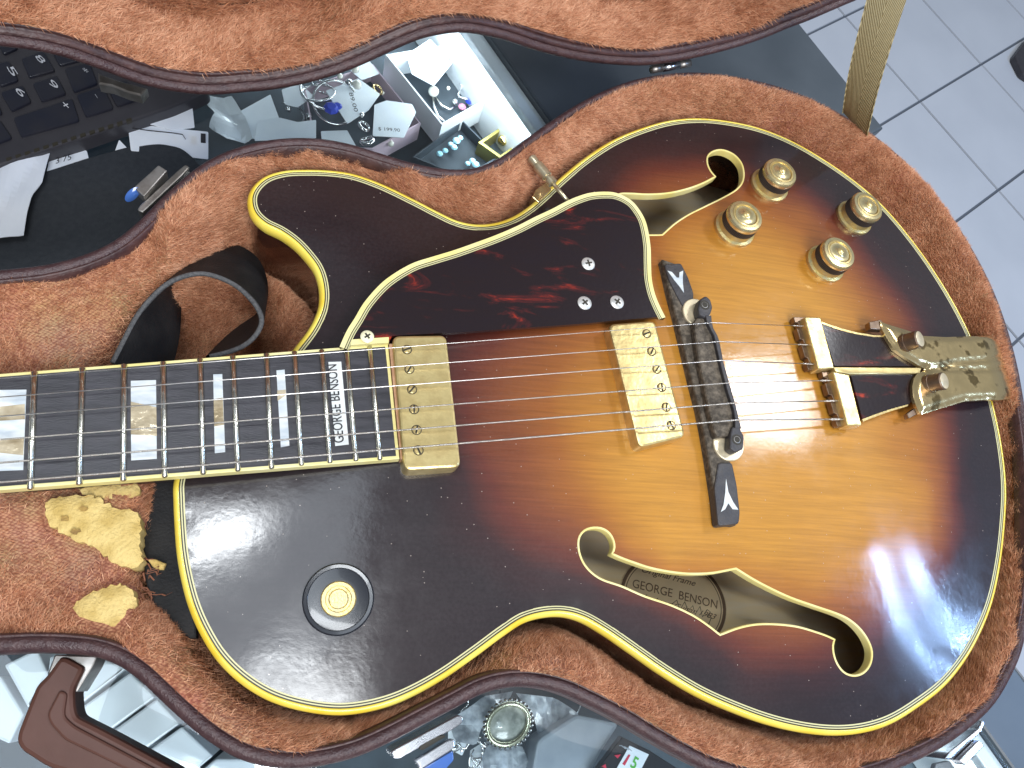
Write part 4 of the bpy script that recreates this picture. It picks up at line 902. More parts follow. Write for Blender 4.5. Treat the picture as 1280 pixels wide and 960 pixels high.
def foam(poly, z0, name='foam_patch', holes=()):
    q = ccw(resample(PL(poly, z0)[:, :2], .0014)); q = q+RNG.normal(0, .00045, q.shape); foam_polys.append(q)
    dq = lambda x, y: dist_poly(np.array([[x, y]]), q)[0]
    return sheet(name, q, lambda x, y: z0+.0012*(1-math.exp(-dq(x, y)/.002))+.0004*math.sin(x*900)*math.sin(y*1100)+RNG.normal(0, .00018), .012, M_FOAM, case, spacing=.0022)
foam(pf1, -.0030); foam(pf2, -.0015); foam(pf3, -.0045)
for a, b, r_ in ((103, 636, .0030), (93, 664, .0032), (80, 648, .0030)):
    q = [P(a+dx, b+dy, -.0012)[:2] for dx, dy in [(7*math.cos(t)*random.uniform(.5, 1.2), 4*math.sin(t)*random.uniform(.5, 1.2)) for t in np.linspace(0, 6.28, 12)[:-1]]]
    slab('foam_hole', q, -.0014, -.004, M_FOAMD, case, bevel=0)  # solid patches in a darker foam colour
slab('foam_crumb', [P(a/5.333, b/5.333+600, -.012)[:2] for a, b in [(985,530),(1040,530),(1110,560),(1095,600),(1050,600),(1020,580)]], -.010, -.016, M_FOAM, case, bevel=.001)
def inany(c): 
    m_ = np.zeros(len(c), bool)
    for q in foam_polys: m_ |= inside(c, q)
    return m_
def cdens2(c): return np.where(inany(c), 0, cdens(c))
fur('plush_pile', VL3, FLn, 760000, .0028, .00028, case, dens=cdens2, seed=11, comb=(.8, .35, 0))
# threads hanging from the torn cloth
TH = []
for k in range(26):
    a = P(random.uniform(168, 190), random.uniform(700, 790), -.008); pts = [a]
    for q in range(5): pts.append(pts[-1]+np.array([random.uniform(-.001, .004), random.uniform(-.003, .002), random.uniform(-.004, .001)]))
    TH.append(pts)
V = []; Fv = []
for pts in TH:
    for i in range(len(pts)-1):
        a, b = pts[i], pts[i+1]; s = len(V); w_ = np.array([.0002, .0002, 0]); V += [a-w_, a+w_, b+w_, b-w_]; Fv.append((s, s+1, s+2, s+3))
th_ = mk('loose_threads', V, Fv, mat('thread_brown', (.22, .085, .045), .9), case, kind='stuff')

# ------------------------------------------------------------------ lid
HO = P(842, 90, ZR); HA = P(200, 158, ZR); ua = HO-HA; ua /= np.linalg.norm(ua); up_ = np.array([-ua[1], ua[0], 0]); up_ = up_ if up_[1] > 0 else -up_
LEAN = math.radians(17); ub = up_*math.sin(LEAN)+np.array([0, 0, 1])*math.cos(LEAN); un = up_*math.cos(LEAN)-np.array([0, 0, 1])*math.sin(LEAN)
def lidab(px, py):
    d = R @ np.array([px-640.0, -(py-480.0), -F]); t = ((HO-EYE)@un)/(d@un); q = EYE+d*t-HO; return q@ua, q@ub
def L3(a, b, n): return HO+ua*a+ub*b+un*n
L_OUT = [(-70,58),(-30,58),(0,61),(35,65),(67,71),(95,79),(118,87),(145,97),(170,106),(200,114),(228,118.5),(255,121),(280,120.5),(305,118),(330,116),(355,112.5),(380,107.5),(405,101),(430,93),(455,83),(480,71.5),(505,60),(530,50.5),(550,46),(570,43.5),(590,44),(612,48),(636,54),(665,63.5),(700,73),(735,79.5),(770,83),(805,84),(835,81),(870,74.5),(905,66),(936,57),(962,47.5),(986,37.5),(1010,28.5),(1032,19),(1055,9),(1078,-2)]
lv = [lidab(*q) for q in L_OUT]
ar_, br_ = lv[-1]; al_, bl_ = lv[0]
lv += [(ar_+.03, br_+.035), (ar_+.05, br_+.09), (ar_+.055, br_+.16), (ar_+.03, br_+.24), (ar_-.04, br_+.31), (ar_-.14, br_+.335), (ar_-.24, br_+.30), (ar_-.32, br_+.27), (ar_-.42, br_+.28), (al_+.10, bl_+.26), (al_+.04, bl_+.20), (al_-.08, bl_+.16), (al_-.16, bl_+.15), (al_-.20, bl_+.10), (al_-.18, bl_+.03), (al_-.08, bl_-.002)]
lp = ccw(resample(np.array(lv), .003))
def lsweep(name, prof, m, par, close=True, smooth=True):
    nn = normals2(lp); n = len(lp); k = len(prof); V = []
    for i in range(n):
        for d, z in prof:
            a, b = lp[i]+nn[i]*d; V.append(L3(a, b, z))
    return mk(name, V, [(i*k+a, ((i+1) % n)*k+a, ((i+1) % n)*k+a+1, i*k+a+1) for i in range(n) for a in range(k-1)], m, par, smooth=smooth)
lid = lsweep('case_lid', [(-.0004, .006), (-.0012, .020), (-.0008, .045), (.004, .062), (.03, .068)], M_LEATH2, case)
lsweep('lid_rim_piping', [(.0030*(1-math.cos(t))-.0006, .0045-.0045*math.sin(t)) for t in np.linspace(-.5, math.pi*.98, 10)], M_LEATH, lid)
lsweep('lid_lip', [(.0048, .0036), (.0056, .0020), (.0064, .0052), (.0078, .0058), (.0084, .0050), (.0090, .0062), (.010, .012)], M_LEATH2, lid)
# lining wall and back of the lid as one surface
prof = [(.0080, .0090), (.0090, .0058), (.0120, .0080), (.016, .013), (.0175, .020), (.019, .028), (.021, .034), (.026, .0365)]
nn = normals2(lp); VVl = []; n = len(lp); k = len(prof)
for i in range(n):
    for d, z in prof:
        a, b = lp[i]+nn[i]*d; VVl.append(L3(a, b, z+.0012*math.sin(a*70+b*40+z*50)))
Fl = []
for i in range(n):
    j = (i+1) % n
    for a in range(k-1):
        Fl += [(i*k+a, j*k+a, j*k+a+1), (i*k+a, j*k+a+1, i*k+a+1)]
inner = inset(lp, prof[-1][0]); inn = resample(inner, .006, smooth=False)
Vc, Fc2 = tri_region(inn, [], .012); b0 = len(VVl)
for a, b in Vc: VVl.append(L3(a, b, (.0370)+.0015*math.sin(a*40)*math.cos(b*33)))
Fl += [tuple(b0+q for q in f) for f in Fc2]
VVl = np.array(VVl); Fl = np.array(Fl)
# orient towards the opening
cenl = VVl[Fl].mean(1); nl = np.cross(VVl[Fl[:, 1]]-VVl[Fl[:, 0]], VVl[Fl[:, 2]]-VVl[Fl[:, 0]])
ab0 = np.array([ (ar_+al_)/2, (br_+.15)]); inpt = L3(ab0[0], ab0[1], -.05)
flip = np.sum(nl*(inpt-cenl), 1) < 0; Fl[flip] = Fl[flip][:, ::-1]
mk('lid_lining', VVl, Fl, M_CLOTH, lid, smooth=True)
def ldens(c):
    q = c-HO; b = q@ub; a = q@ua
    return np.where((b < .12) & (a > -.50) & (a < .22), 1.0, .02)
fur('lid_pile', VVl, Fl, 420000, .0040, .00036, lid, dens=ldens, seed=21, comb=(.9, .1, .1), tonefun=lambda p: -.30*ss((p-HO)@un, .030, .036)+.05)  # back-panel pile coloured darker, painting in the shade of the lid recess
# hinges and catches
def hinge(p0, p1, par, z=ZR-.001):
    A = P(*p0, z); B = P(*p1, z); d = B-A
    h_ = tube('hinge', [A, A+d*.28], .0024, M_STEELD, par, seg=12)
    tube('hinge_knuckle', [A+d*.31, A+d*.70], .0026, M_STEEL, h_, seg=12)
    tube('hinge_knuckle', [A+d*.73, B], .0024, M_STEELD, h_, seg=12)
    tube('hinge_pin', [A-d*.03, B+d*.02], .0012, M_DARKM, h_, seg=8)
    return h_
hinge((814, 87), (862, 79), case)
ct = [P(a, b, .010) for a, b in [(122,90),(127,93),(150,101),(184,110),(176,119),(160,115),(140,107),(123,104)]]
slab('lid_catch', [q[:2] for q in ct], .010, .004, M_STEELD, lid, bevel=.0008)
def latch(par, plate, box, z, gem=None, m=M_STEEL):
    pl = slab('latch', rpoly(PL(plate, z)[:, :2], .0012, 3), z, z-.020, m, par, bevel=.0006)
    slab('latch_lever', rpoly(PL(box, z+.003)[:, :2], .0008, 3), z+.003, z-.003, m, pl, bevel=.0005)
    return pl
l1 = latch(case, [(171,262),(175,256),(222,213),(232,205),(237,209),(228,219),(178,266)], [(167,234),(198,206),(209,213),(180,246)], -.012, m=M_STEELD)
lathe('latch_pin', P(165.5, 243, -.012), (0.3, -.9, .5), [(.0004, -.0012), (.0022, -.0006), (.0030, .0002), (.0020, .0008), (.0003, .0011)], M_BLUEP, l1, seg=20, sc=(1.6, .8))
l2 = latch(case, [(488,940),(495,935),(573,893),(580,897),(578,904),(566,912),(500,948),(491,948)], [(518,951),(560,925),(568,924),(569,935),(525,962)], -.010)
slab('latch_slot', rpoly(PL([(524,937),(526,932),(546,921),(556,919),(557,921),(548,926),(528,938)], -.0096)[:, :2], .0006, 2), -.0096, -.014, M_DARKM, l2, bevel=0)
slab('latch_plate', rpoly(PL([(526,962),(566,938),(567,950),(545,975)], -.014)[:, :2], .0006, 2), -.0135, -.020, M_BLUEP, l2, bevel=.0004)
l3 = latch(case, [(1180,949),(1186,941),(1222,912),(1228,900),(1232,904),(1228,914),(1192,950)], [(1199,950),(1224,925),(1231,932),(1207,957)], -.014)
# handle on the lower left of the case
zh = -.020
hq = [(75,821),(84,822),(106,834),(99,848),(92,862),(93,885),(96,896),(130,913),(160,929),(221,962),(300,1003),(290,1040),(150,985),(60,960),(26,938),(20,927),(22,915),(45,857),(57,846)]
hd = slab('carry_handle', rpoly(PL(hq, zh)[:, :2], .0035, 4), zh, zh-.016, M_HANDLE, case, bevel=.0018)
slab('handle_ridge', rpoly(PL([(74,862),(84,866),(80,895),(93,907),(240,985),(236,1000),(80,925),(62,905),(58,893)], zh+.0012)[:, :2], .002, 3), zh+.0012, zh-.004, M_HANDLE, hd, bevel=.0010)
slab('handle_mount', rpoly(PL([(58,846),(68,818),(122,820),(117,832),(96,866),(90,862),(103,836),(80,824),(68,846)], zh-.003)[:, :2], .001, 2), zh-.003, zh-.020, M_STEELD, case, bevel=.0006)
# webbing stay between case and lid
WL0, WR0 = P(1054, 141, ZR+.001), P(1084, 173, ZR+.001); WL1, WR1 = P(1086, -6, .110), P(1135, -6, .110)
V = []; nW = 24; uvs = []
for i in range(nW+1):
    t = i/nW*1.35; A = WL0+(WL1-WL0)*t; B = WR0+(WR1-WR0)*t; sag = np.array([0, 0, -.003*math.sin(min(t, 1)*math.pi)])
    for s in (-1, -.5, 0, .5, 1): V.append(A+(B-A)*(s+1)/2+sag); uvs.append(((s+1)/2, t*1.1))
V = np.array(V); V2b = V+np.array([0, 0, -.0012])
Fw = [(i*5+a, i*5+a+1, i*5+a+6, i*5+a+5) for i in range(nW) for a in range(4)]
Fw += [(125+i*5, 125+(i+1)*5, (i+1)*5, i*5) for i in range(nW)]+[(125+i*5+4, i*5+4, (i+1)*5+4, 125+(i+1)*5+4) for i in range(nW)]
stay = mk('lid_stay', np.vstack([V, V2b]), Fw, M_WEB, case)
uvl = stay.data.uv_layers.new(name='UVMap')
for lp_ in stay.data.loops: uvl.data[lp_.index].uv = uvs[lp_.vertex_index % 125]

# ------------------------------------------------------------------ leather strap curled by the neck
SA = [(141,454),(156,424),(171,396),(188,374),(209,355),(231,345),(252,342),(272,346),(295,357),(312,372),(323,387),(327,402),(321,417),(308,430),(289,439),(262,446)]
SB = [(208,474),(217,446),(223,412),(224,378),(222,346),(232,325),(250,313),(275,307),(300,310),(321,325),(331,348),(332,372),(323,393),(302,408),(281,425),(258,448)]
ra = resample(np.array([P(a, b, .000) for a, b in SA]), .003, closed=False); m_ = len(ra)
rb0 = np.array([P(a, b, -.030) for a, b in SB])
sa = np.linspace(0, 1, len(SB)); rb = resample(rb0, .0003, closed=False); 
def at_param(arr, src, m):
    out = []
    A_ = np.asarray(arr); 
    for t in np.linspace(0, len(A_)-1, m):
        i = int(min(t, len(A_)-2)); f = t-i; out.append(A_[i]*(1-f)+A_[i+1]*f)
    return np.array(out)
ra = at_param(resample(np.array([P(a, b, .000) for a, b in SA]), .0005, closed=False), None, 60)
A0 = np.array([P(a, b, .000) for a, b in SA])
def smooth_param(K, m):
    out = []; n = len(K)
    for t in np.linspace(0, n-1, m):
        i = int(min(t, n-2)); f = t-i; a, b, c, d = K[max(i-1, 0)], K[i], K[i+1], K[min(i+2, n-1)]
        out.append(.5*((2*b)+(c-a)*f+(2*a-5*b+4*c-d)*f*f+(3*b-a-3*c+d)*f**3))
    return np.array(out)
m_ = 76; ra = smooth_param(A0, m_); rb = smooth_param(rb0, m_)
tt = np.gradient(ra, axis=0); nr = np.cross(tt, rb-ra); nr /= np.linalg.norm(nr, axis=1)[:, None]; th = .0011
V = np.vstack([ra+nr*th, rb+nr*th, rb-nr*th, ra-nr*th])
Fs = []
for i in range(m_-1):
    for a in range(4): Fs.append((a*m_+i, a*m_+i+1, ((a+1) % 4)*m_+i+1, ((a+1) % 4)*m_+i))
strap = thing('leather_strap', 'black leather guitar strap curled into a loop beside the neck', 'strap', tuple(P(240, 400, -.045)))
sh = sharp(mk('strap_band', V, [f for f in Fs], M_STRAPL, strap), 50)
tube('strap_edge', ra, .00125, M_STRAPE, strap, seg=6)
tail = [(150,598),(172,640),(178,690),(186,740),(205,775),(225,790),(245,800),(243,770),(230,710),(226,655),(225,600)]
tail_old = [(150,600),(225,600),(226,655),(230,710),(243,770),(236,782),(222,762),(208,735),(198,700),(190,670),(180,648),(168,630)]
slab('strap_tail', resample(PL(tail, -.013)[:, :2], .003), lambda x, y: -.013-.002*math.sin((y-.05)*60), -.019, M_STRAPL, strap, bevel=.0008)

# ================================================================== THINGS ON THE COUNTER
ZT = ZC+.0045
lap = thing('laptop', 'black laptop with a number pad, partly under the case lid', 'laptop', tuple(P(60, 150, ZT)))
ZK = ZT+.013
slab('laptop_base', rpoly(PL([(-140,262),(0,207),(120,166),(214,134),(262,112),(235,20),(150,-110),(-200,-60)], ZK)[:, :2], .004, 4), ZK, ZT+.001, M_KEYB, lap, bevel=.0015)
keys = [([(-8,80),(11,75.6),(23,100),(0,108)], '5', (8,84), (16,96)), ([(0,115),(28,106.5),(39,127),(14,139)], '6', (18,112), (27,122)),
        ([(26,73),(54,63),(69,88),(36,97)], '8', (43,71), (52,80)), ([(40,104),(71,94),(82.5,117),(51.6,127)], '9', (59,102), (68,112)),
        ([(16,147),(90,122.5),(99,150.6),(26,171)], '+', (75,130), (82,137)), ([(80,85),(112,78),(122,104),(92,115)], '*', (100,88), (106,93)),
        ([(95,118),(129,108),(142,135),(107,146)], '-', (118,118), (121,123)), ([(133,108),(158,100),(172,124),(146,133)], '/', (152,114), (157,120)),
        ([(-30,153),(0,150),(15,172),(-20,186)], None, None, None), ([(-30,125),(-8,120),(3,142),(-24,148)], '3', (-14,126), (-8,136)), ([(-30,90),(-14,84),(-5,108),(-24,114)], '2', (-22,92), (-16,100)), ([(-5,50),(16,44),(22,60),(4,68)], '7', (6,50), (12,58)), ([(60,55),(95,47),(108,73),(74,82)], None, None, None)]
for q, s, t0, t1 in keys:
    kk = slab('key', rpoly(PL(q, ZK+.0016)[:, :2], .0018, 3), ZK+.0016, ZK, M_KEY, lap, bevel=.0007)
    if s: text('legend', s, P(*t0, ZK+.0018), P(*t1, ZK+.0018), .0034 if s not in '-' else .0005, M_LEGEND, kk)
for i in range(14):
    t = i/13; x = 11+150*t; y = 198.5-48.5*t
    slab('vent_slot', PL([(x-3.5, y-.8), (x+3.2, y-3), (x+4, y+.5), (x-2.6, y+3)], ZK+.0001)[:, :2], ZK+.0002, ZK-.002, M_DARKM, lap, bevel=0)
pad = slab('mouse_pad', rpoly(PL([(-120,256),(0,229),(60,213),(110,197),(160,183),(200,179),(226,184),(240,195),(258,215),(330,300),(300,420),(-120,430)], ZT+.003)[:, :2], .004, 4), ZT+.003, ZT, M_PAD, None, bevel=.0008)
tag(pad, 'black cloth mouse pad beside the upper left of the case', 'mouse pad')

def crumple(name, q, z, amp, m, label, cat, group=None, fold=0, sp=.0035, seed=0):
    p = ccw(resample(PL(q, z)[:, :2], .003, smooth=False)); rr_ = np.random.default_rng(seed)
    a1, a2 = rr_.uniform(0, 6.28, 2)
    def zf(x, y):
        u_ = (x*math.cos(a1)+y*math.sin(a1)); v_ = (x*math.cos(a2)+y*math.sin(a2))
        return z+amp*(abs(math.sin(u_*90+a2))*.6+abs(math.sin(v_*150+a1))*.4)
    o = sheet(name, p, zf, .0004, m, None, spacing=sp)
    o.data.polygons.foreach_set('use_smooth', [False]*len(o.data.polygons))
    return tag(o, label, cat, group)
crumple('paper_sheet', [(-60,222),(0,206),(64,189),(58,214),(54,232),(42,248),(36,270),(31,298),(0,302),(-60,300)], ZT+.008, .004, M_PAPER, 'crumpled white paper on the mouse pad at the left edge', 'paper', seed=1)
ZJ = ZC-.045                                                  # level of the tags and jewellery inside the display
# price tags below the glass: (outline, height, label)
TG = [([(64,190),(108,187),(113,207),(58,220)], ZT+.002, 'handwritten white ticket between the laptop and the mouse pad'),
      ([(140,198),(149,175),(165,191)], ZT+.002, 'small white paper corner peeping out above the mouse pad'),
      ([(160,156),(260,163),(260,197),(164,190)], ZT+.002, 'printed grey receipt with a small black square behind the mouse pad'),
      ([(172,152),(205,138),(240,130),(243,158),(215,162)], ZT+.004, 'blank pale card next to the laptop corner'),
      ([(300,140),(338,118),(350,150),(340,175),(305,172)], ZJ, 'white tag standing left of the silver ring'),
      ([(322,150),(350,147),(372,153),(395,151),(395,173),(318,174)], ZJ+.003, 'folded white tag lying just above the case rim'),
      ([(407,112),(448,97),(475,118),(461,138),(434,155)], ZJ+.006, 'large white tag under the gold pearl cluster'),
      ([(468,131),(483,126),(515,131),(520,141),(505,171),(466,168)], ZJ+.008, 'white price tag printed with 199.90'),
      ([(401,163),(434,163),(447,187),(403,182)], ZJ+.002, 'small white tag behind the silver charms'),
      ([(508,67),(538,48),(565,80),(542,108),(515,92)], ZJ+.004, 'white tag leaning in the square tray by the pearl'),
      ([(547,44),(585,41),(592,62),(559,72)], ZJ+.006, 'white tag at the top of the square tray'),
      ([(560,905),(575,893),(590,915),(578,945),(560,935)], ZJ, 'white tag next to the lower latch'),
      ([(588,938),(604,928),(612,960),(585,970)], ZJ, 'white card below the ornate brooch'),
      ([(1246,870),(1257,862),(1292,905),(1290,960),(1262,900)], ZC-.02, 'white card at the lower right corner of the counter'),
      ]
for k, (q, z, lb) in enumerate(TG):
    c_ = PL(q, z)[:, :2].mean(0); aa_ = random.uniform(0, 6.28); sl_ = .06
    o = slab('price_tag' if z < ZC else 'paper_ticket', rpoly(PL(q, z)[:, :2], .0008, 2), lambda x, y: z+sl_*((x-c_[0])*math.cos(aa_)+(y-c_[1])*math.sin(aa_)), lambda x, y: z-.0006+sl_*((x-c_[0])*math.cos(aa_)+(y-c_[1])*math.sin(aa_)), M_CARD, None, bevel=.0001)
    tag(o, lb, 'price tag' if z < ZC else 'paper', 'white tags and papers')
    if k == 0: text('handwriting', '3 75', P(70, 205, z+.004), P(92, 199, z+.004), .004, M_INK2, o, shear=.4)
    if k == 2:
        slab('printed_square', PL([(251,167),(257,167.5),(257,178),(251,177.5)], z+.0042)[:, :2], z+.0045, z+.0035, M_INK2, o, bevel=0)
        tube('printed_line', [P(a, b, z+.0042) for a, b in [(164,160),(185,163),(215,166),(228,168),(232,174)]], .0003, M_INK2, o, seg=4)
    if k == 7: text('price', '$ 199.90', P(473, 163, z+.003), P(500, 165, z+.003), .003, M_INK2, o)
    if k == 6: text('price', '89.00', P(436, 116, z+.003), P(443, 140, z+.003), .003, M_INK2, o)
    if k == 9: text('price', '59.90', P(535, 55, z+.003), P(550, 80, z+.003), .003, M_INK2, o)
crumple('plastic_wrap', [(252,128),(290,128),(306,150),(316,178),(285,182),(262,166),(270,150)], ZJ+.002, .010, M_WHITEP, 'crumpled white wrapper between receipt and tags', 'wrapper', seed=3)
# trays
def tray(name, q, z, h, wall, mw, label, mf=M_DARKF, edge=None):
    p = ccw(PL(q, z)[:, :2]); pi = inset_poly(p, wall)
    t = thing(name, label, 'tray', (*p.mean(0), z-h))
    n = len(p); V = [(*v, z-h) for v in p]+[(*v, z) for v in p]+[(*v, z) for v in pi]+[(*v, z-h+.002) for v in pi]
    Fq = []
    for i in range(n):
        j = (i+1) % n; Fq += [(i, j, n+j, n+i), (n+i, n+j, 2*n+j, 2*n+i), (2*n+i, 2*n+j, 3*n+j, 3*n+i)]
    mk('tray_wall', V, Fq, mw, t)
    mk('tray_floor', [(*v, z-h+.002) for v in pi], [tuple(range(n))], mf, t)
    return t
tray('jewellery_tray', [(482,68),(552.5,156),(646,104),(612,48)], ZJ+.012, .026, .0012, M_WHITEP, 'square white walled tray with dark floor behind the case waist')
tray('jewellery_tray', [(466,80),(526,154),(466,186),(395,186),(380,110)], ZJ+.002, .020, .001, M_PINKE, 'pink edged tray filled with tags left of the square tray')
tray('jewellery_tray', [(598,178),(657,138),(680,160),(626,198)], ZJ+.004, .016, .0022, mat('gold_rim', (.50, .42, .12), .3, metal=.8), 'gold rimmed box holding one gold stud')
tray('jewellery_tray', [(516,196),(578,150),(624,196),(580,222)], ZJ+.000, .012, .001, M_DARKF, 'dark box with aqua crystals right above the case rim')
def bead(c, r, m, label, cat='bead', group='loose beads and stones', sc=(1, 1), seg=14):
    pr = [(r*math.sin(t)+1e-6, r-r*math.cos(t)) for t in np.linspace(0, math.pi, 9)]
    return tag(lathe(cat.replace(' ', '_'), c, (0, 0, 1), pr, m, None, seg=seg, sc=sc), label, cat, group)
zf_ = ZJ-.010
def gem(c, r, m, label):
    pr = [(1e-5, 0), (r, r*.7), (r*.95, r*.85), (r*.55, r*1.15), (1e-5, r*1.15)]
    o = lathe('gemstone', c, (0, 0, 1), pr, m, None, seg=8); o.data.polygons.foreach_set('use_smooth', [False]*len(o.data.polygons)); return tag(o, label, 'gemstone', 'loose beads and stones')
bead(P(444, 90, ZJ+.012), .0032, M_PEARLB, 'uppermost pale bead on the large white tag')
bead(P(436, 107, ZJ+.012), .0030, M_SILV2, 'silver bead at the left of the pearl cluster')
bead(P(446, 110, ZJ+.012), .0036, M_PEARLB, 'largest champagne pearl on the large white tag')
gem(P(414, 140, ZJ+.001), .0060, M_GEMB, 'large deep blue stone set in the silver ring')
gem(P(421, 138, ZJ+.001), .0050, M_GEMB, 'second deep blue stone beside the large one')
bead(P(541, 119, zf_), .0044, M_PEARLB, 'single pearl pendant in the square tray')
bead(P(582, 75, zf_+.004), .0056, M_BLUEB, 'round matt blue bead in the square tray')
bead(P(568, 130, zf_), .0026, M_SILV2, 'silver bead beside the pink stone')
gem(P(577, 136, zf_), .0034, M_GEMP, 'pink stone at the tray corner')
gem(P(586, 129, zf_), .0036, M_GEMB, 'blue faceted stone between two pink ones')
gem(P(595, 131, zf_), .0032, M_GEMP, 'pink stone right of the blue one')
for k, (a, b) in enumerate([(549,194),(556,190),(563,182),(570,178),(575,174),(567,186),(584,206),(590,203),(594,208)]):
    o = gem(P(a, b, ZJ-.006), random.uniform(.0022, .0034), M_GEML, 'pale aqua crystal in the dark box'); o['group'] = 'aqua crystals in the dark box'
def ringo(c, r, t, m, label, cat='ring', tilt=(0, 0, 1), group=None, seg=40):
    u_, v_, a_2 = basis(tilt); c = Vector(c)
    o = tube(cat.replace(' ', '_'), [c+u_*(r*math.cos(w_))+v_*(r*math.sin(w_)) for w_ in np.linspace(0, 2*math.pi, seg+1)[:-1]], t, m, None, seg=8, closed=True)
    return tag(o, label, cat, group)
ringo(P(400, 118, ZJ+.004), .0150, .0009, M_SILV2, 'wide silver bangle beside the blue stone', 'bangle', (.3, .2, 1))
ringo(P(398, 116, ZJ+.007), .0125, .0008, M_SILV2, 'inner silver bangle tilted inside the wide one', 'bangle', (-.2, .4, 1))
ringo(P(420, 128, ZJ+.003), .0170, .0010, M_SILV2, 'thin silver hoop around the deep blue stones', 'hoop', (.1, -.3, 1))
ringo(P(608, 93, zf_+.002), .0066, .0010, M_GOLDT, 'round coiled brooch in the square tray', 'brooch')
ringo(P(608, 93, zf_+.003), .0038, .0009, M_GOLDT, 'inner coil of the round brooch', 'brooch')
ringo(P(587, 95, zf_+.002), .0036, .0010, M_SILV2, 'small silver ring left of the coiled brooch', 'ring')
ringo(P(455, 158, ZJ+.003), .0042, .0014, M_SILV2, 'thick silver ring below the large tag', 'ring', (.5, .3, 1))
ringo(P(459, 176, ZJ+.003), .0048, .0017, M_SILV2, 'heavy silver ring just above the case rim', 'ring', (-.4, .5, 1))
ringo(P(472, 112, ZJ+.001), .0040, .0010, M_GOLDT, 'dull ring at the edge of the pink edged tray', 'ring', (.6, .1, 1))
bead(P(627, 180, ZJ-.004), .0044, mat('gold_stud', (.80, .66, .28), .2, metal=1), 'gold stud in the gold rimmed box', 'stud', None)
bch = tube('necklace', [P(a, b, zf_+.001) for a, b in [(541,122),(543,135),(548,146),(556,152)]], .0012, M_SILV2, None, seg=8); tag(bch, 'short silver chain hanging from the pearl', 'necklace')
bch = tube('necklace', [P(a, b, zf_+.001) for a, b in [(545,122),(552,132),(562,137),(569,133)]], .0010, M_SILV2, None, seg=8); tag(bch, 'silver wire running to the pink stone', 'necklace')
for k, (a, b, lb) in enumerate([(333,150,'tiny silver ear stud left of the folded tag'),(360,139,'tiny silver bead above the folded tag'),(386,148,'tiny pale bead under the wide bangle'),(425,98,'small clear bead at the top of the large tag'),(452,146,'small silver bead at the corner of the large tag'),(478,118,'small clear bead above the 199.90 tag'),(488,182,'small grey bead at the rim under the 199.90 tag'),(528,99,'small dark bead left of the pearl pendant'),(598,112,'small silver bead under the coiled brooch'),(604,118,'small pink bead near the tray corner'),(560,112,'small clear bead in the middle of the square tray')]):
    bead(P(a, b, ZJ-.004+.008*(k in (3, 4))), random.uniform(.0016, .0030), random.choice([M_SILV2, M_PEARLB, M_GEML]), lb)
for k, pts in enumerate([[(352,128),(372,134),(380,148),(372,162),(392,170)],[(505,112),(520,120),(530,132),(538,150)],[(571,96),(577,108),(573,120),(585,124)],[(606,100),(612,110),(604,120),(598,126)],[(388,100),(396,112),(410,118),(428,122)]]):
    o = tube('necklace', resample(np.array([P(a, b, ZJ-.004) for a, b in pts]), .002, closed=False), .0008, M_SILV2, None, seg=6)
    tag(o, ['fine silver chain left of the bangles', 'fine silver chain on the left wall of the square tray', 'fine silver chain under the small silver ring', 'fine silver chain hanging from the coiled brooch', 'fine silver chain crossing the bangles'][k], 'necklace')
slab_tags = [([(352,112),(376,104),(392,120),(372,134),(356,130)], ZJ+.001, 'white tag between the wrapper and the bangles'), ([(438,88),(462,76),(474,92),(452,100)], ZJ+.003, 'white tag peeping out under the lid rim'), ([(350,172),(372,160),(386,186),(360,190)], ZJ-.006, 'grey tag half hidden by the case rim')]
for q, z, lb in slab_tags: tag(slab('price_tag', rpoly(PL(q, z)[:, :2], .0008, 2), z, z-.0006, M_CARD, None, bevel=.0001), lb, 'price tag', 'white tags and papers')
# white trays at the lower left
def s4(q): return [(a/5.333, b/5.333+780) for a, b in q]
for q, lb in ((s4([(640,215),(840,295),(505,560),(300,500),(330,215)]), 'first white block above the carry handle'), (s4([(868,322),(1030,488),(722,718),(500,600),(515,575)]), 'second white block below the rim of the case'), (s4([(1045,500),(1195,665),(958,842),(738,722)]), 'third white block with a grey reflection'), (s4([(1212,685),(1420,880),(1180,1080),(975,855)]), 'fourth white block turning blue at the frame edge'), (s4([(25,275),(245,165),(320,330),(190,570)]), 'small white block left of the carry handle'), (s4([(-160,400),(5,345),(160,600),(60,800),(-160,700)]), 'pale block at the lower left corner'), (s4([(1440,900),(1900,900),(1900,1300),(1220,1080)]), 'wide pale block under the lower rim')):
    o = slab('display_block', rpoly(PL(q, ZC-.012)[:, :2], .001, 2), ZC-.012, ZC-.065, M_WHITEP, None, bevel=.0012); tag(o, lb, 'display block', 'white display blocks')
# lower centre: brooch, wrap, plastic box and printed packet
br_t = thing('ornate_brooch', 'oval beaded brooch with a pale centre below the case waist', 'brooch', tuple(P(635, 905, ZC-.03)))
bc = P(635, 905, ZC-.020); r0 = np.linalg.norm(P(661, 897, ZC-.020)-bc)
d1 = P(655, 893, ZC-.02)-bc; d1 /= np.linalg.norm(d1); d2 = np.array([-d1[1], d1[0], 0])
def brz(x, y):
    q_ = np.array([x, y])-bc[:2]; e_ = ((q_@d1[:2])/r0)**2+((q_@d2[:2])/(r0*.8))**2; return bc[2]-.003+.004*math.sqrt(max(1-e_, 0))
sheet('brooch_centre', [(bc+d1*r0*.97*math.cos(t)+d2*r0*.78*math.sin(t))[:2] for t in np.linspace(0, 6.283, 41)[:-1]], brz, .003, mat('pale_cabochon', (.20, .22, .20), .25, var=(.50, .52, .48), scale=150, coat=.8), br_t, spacing=.003)
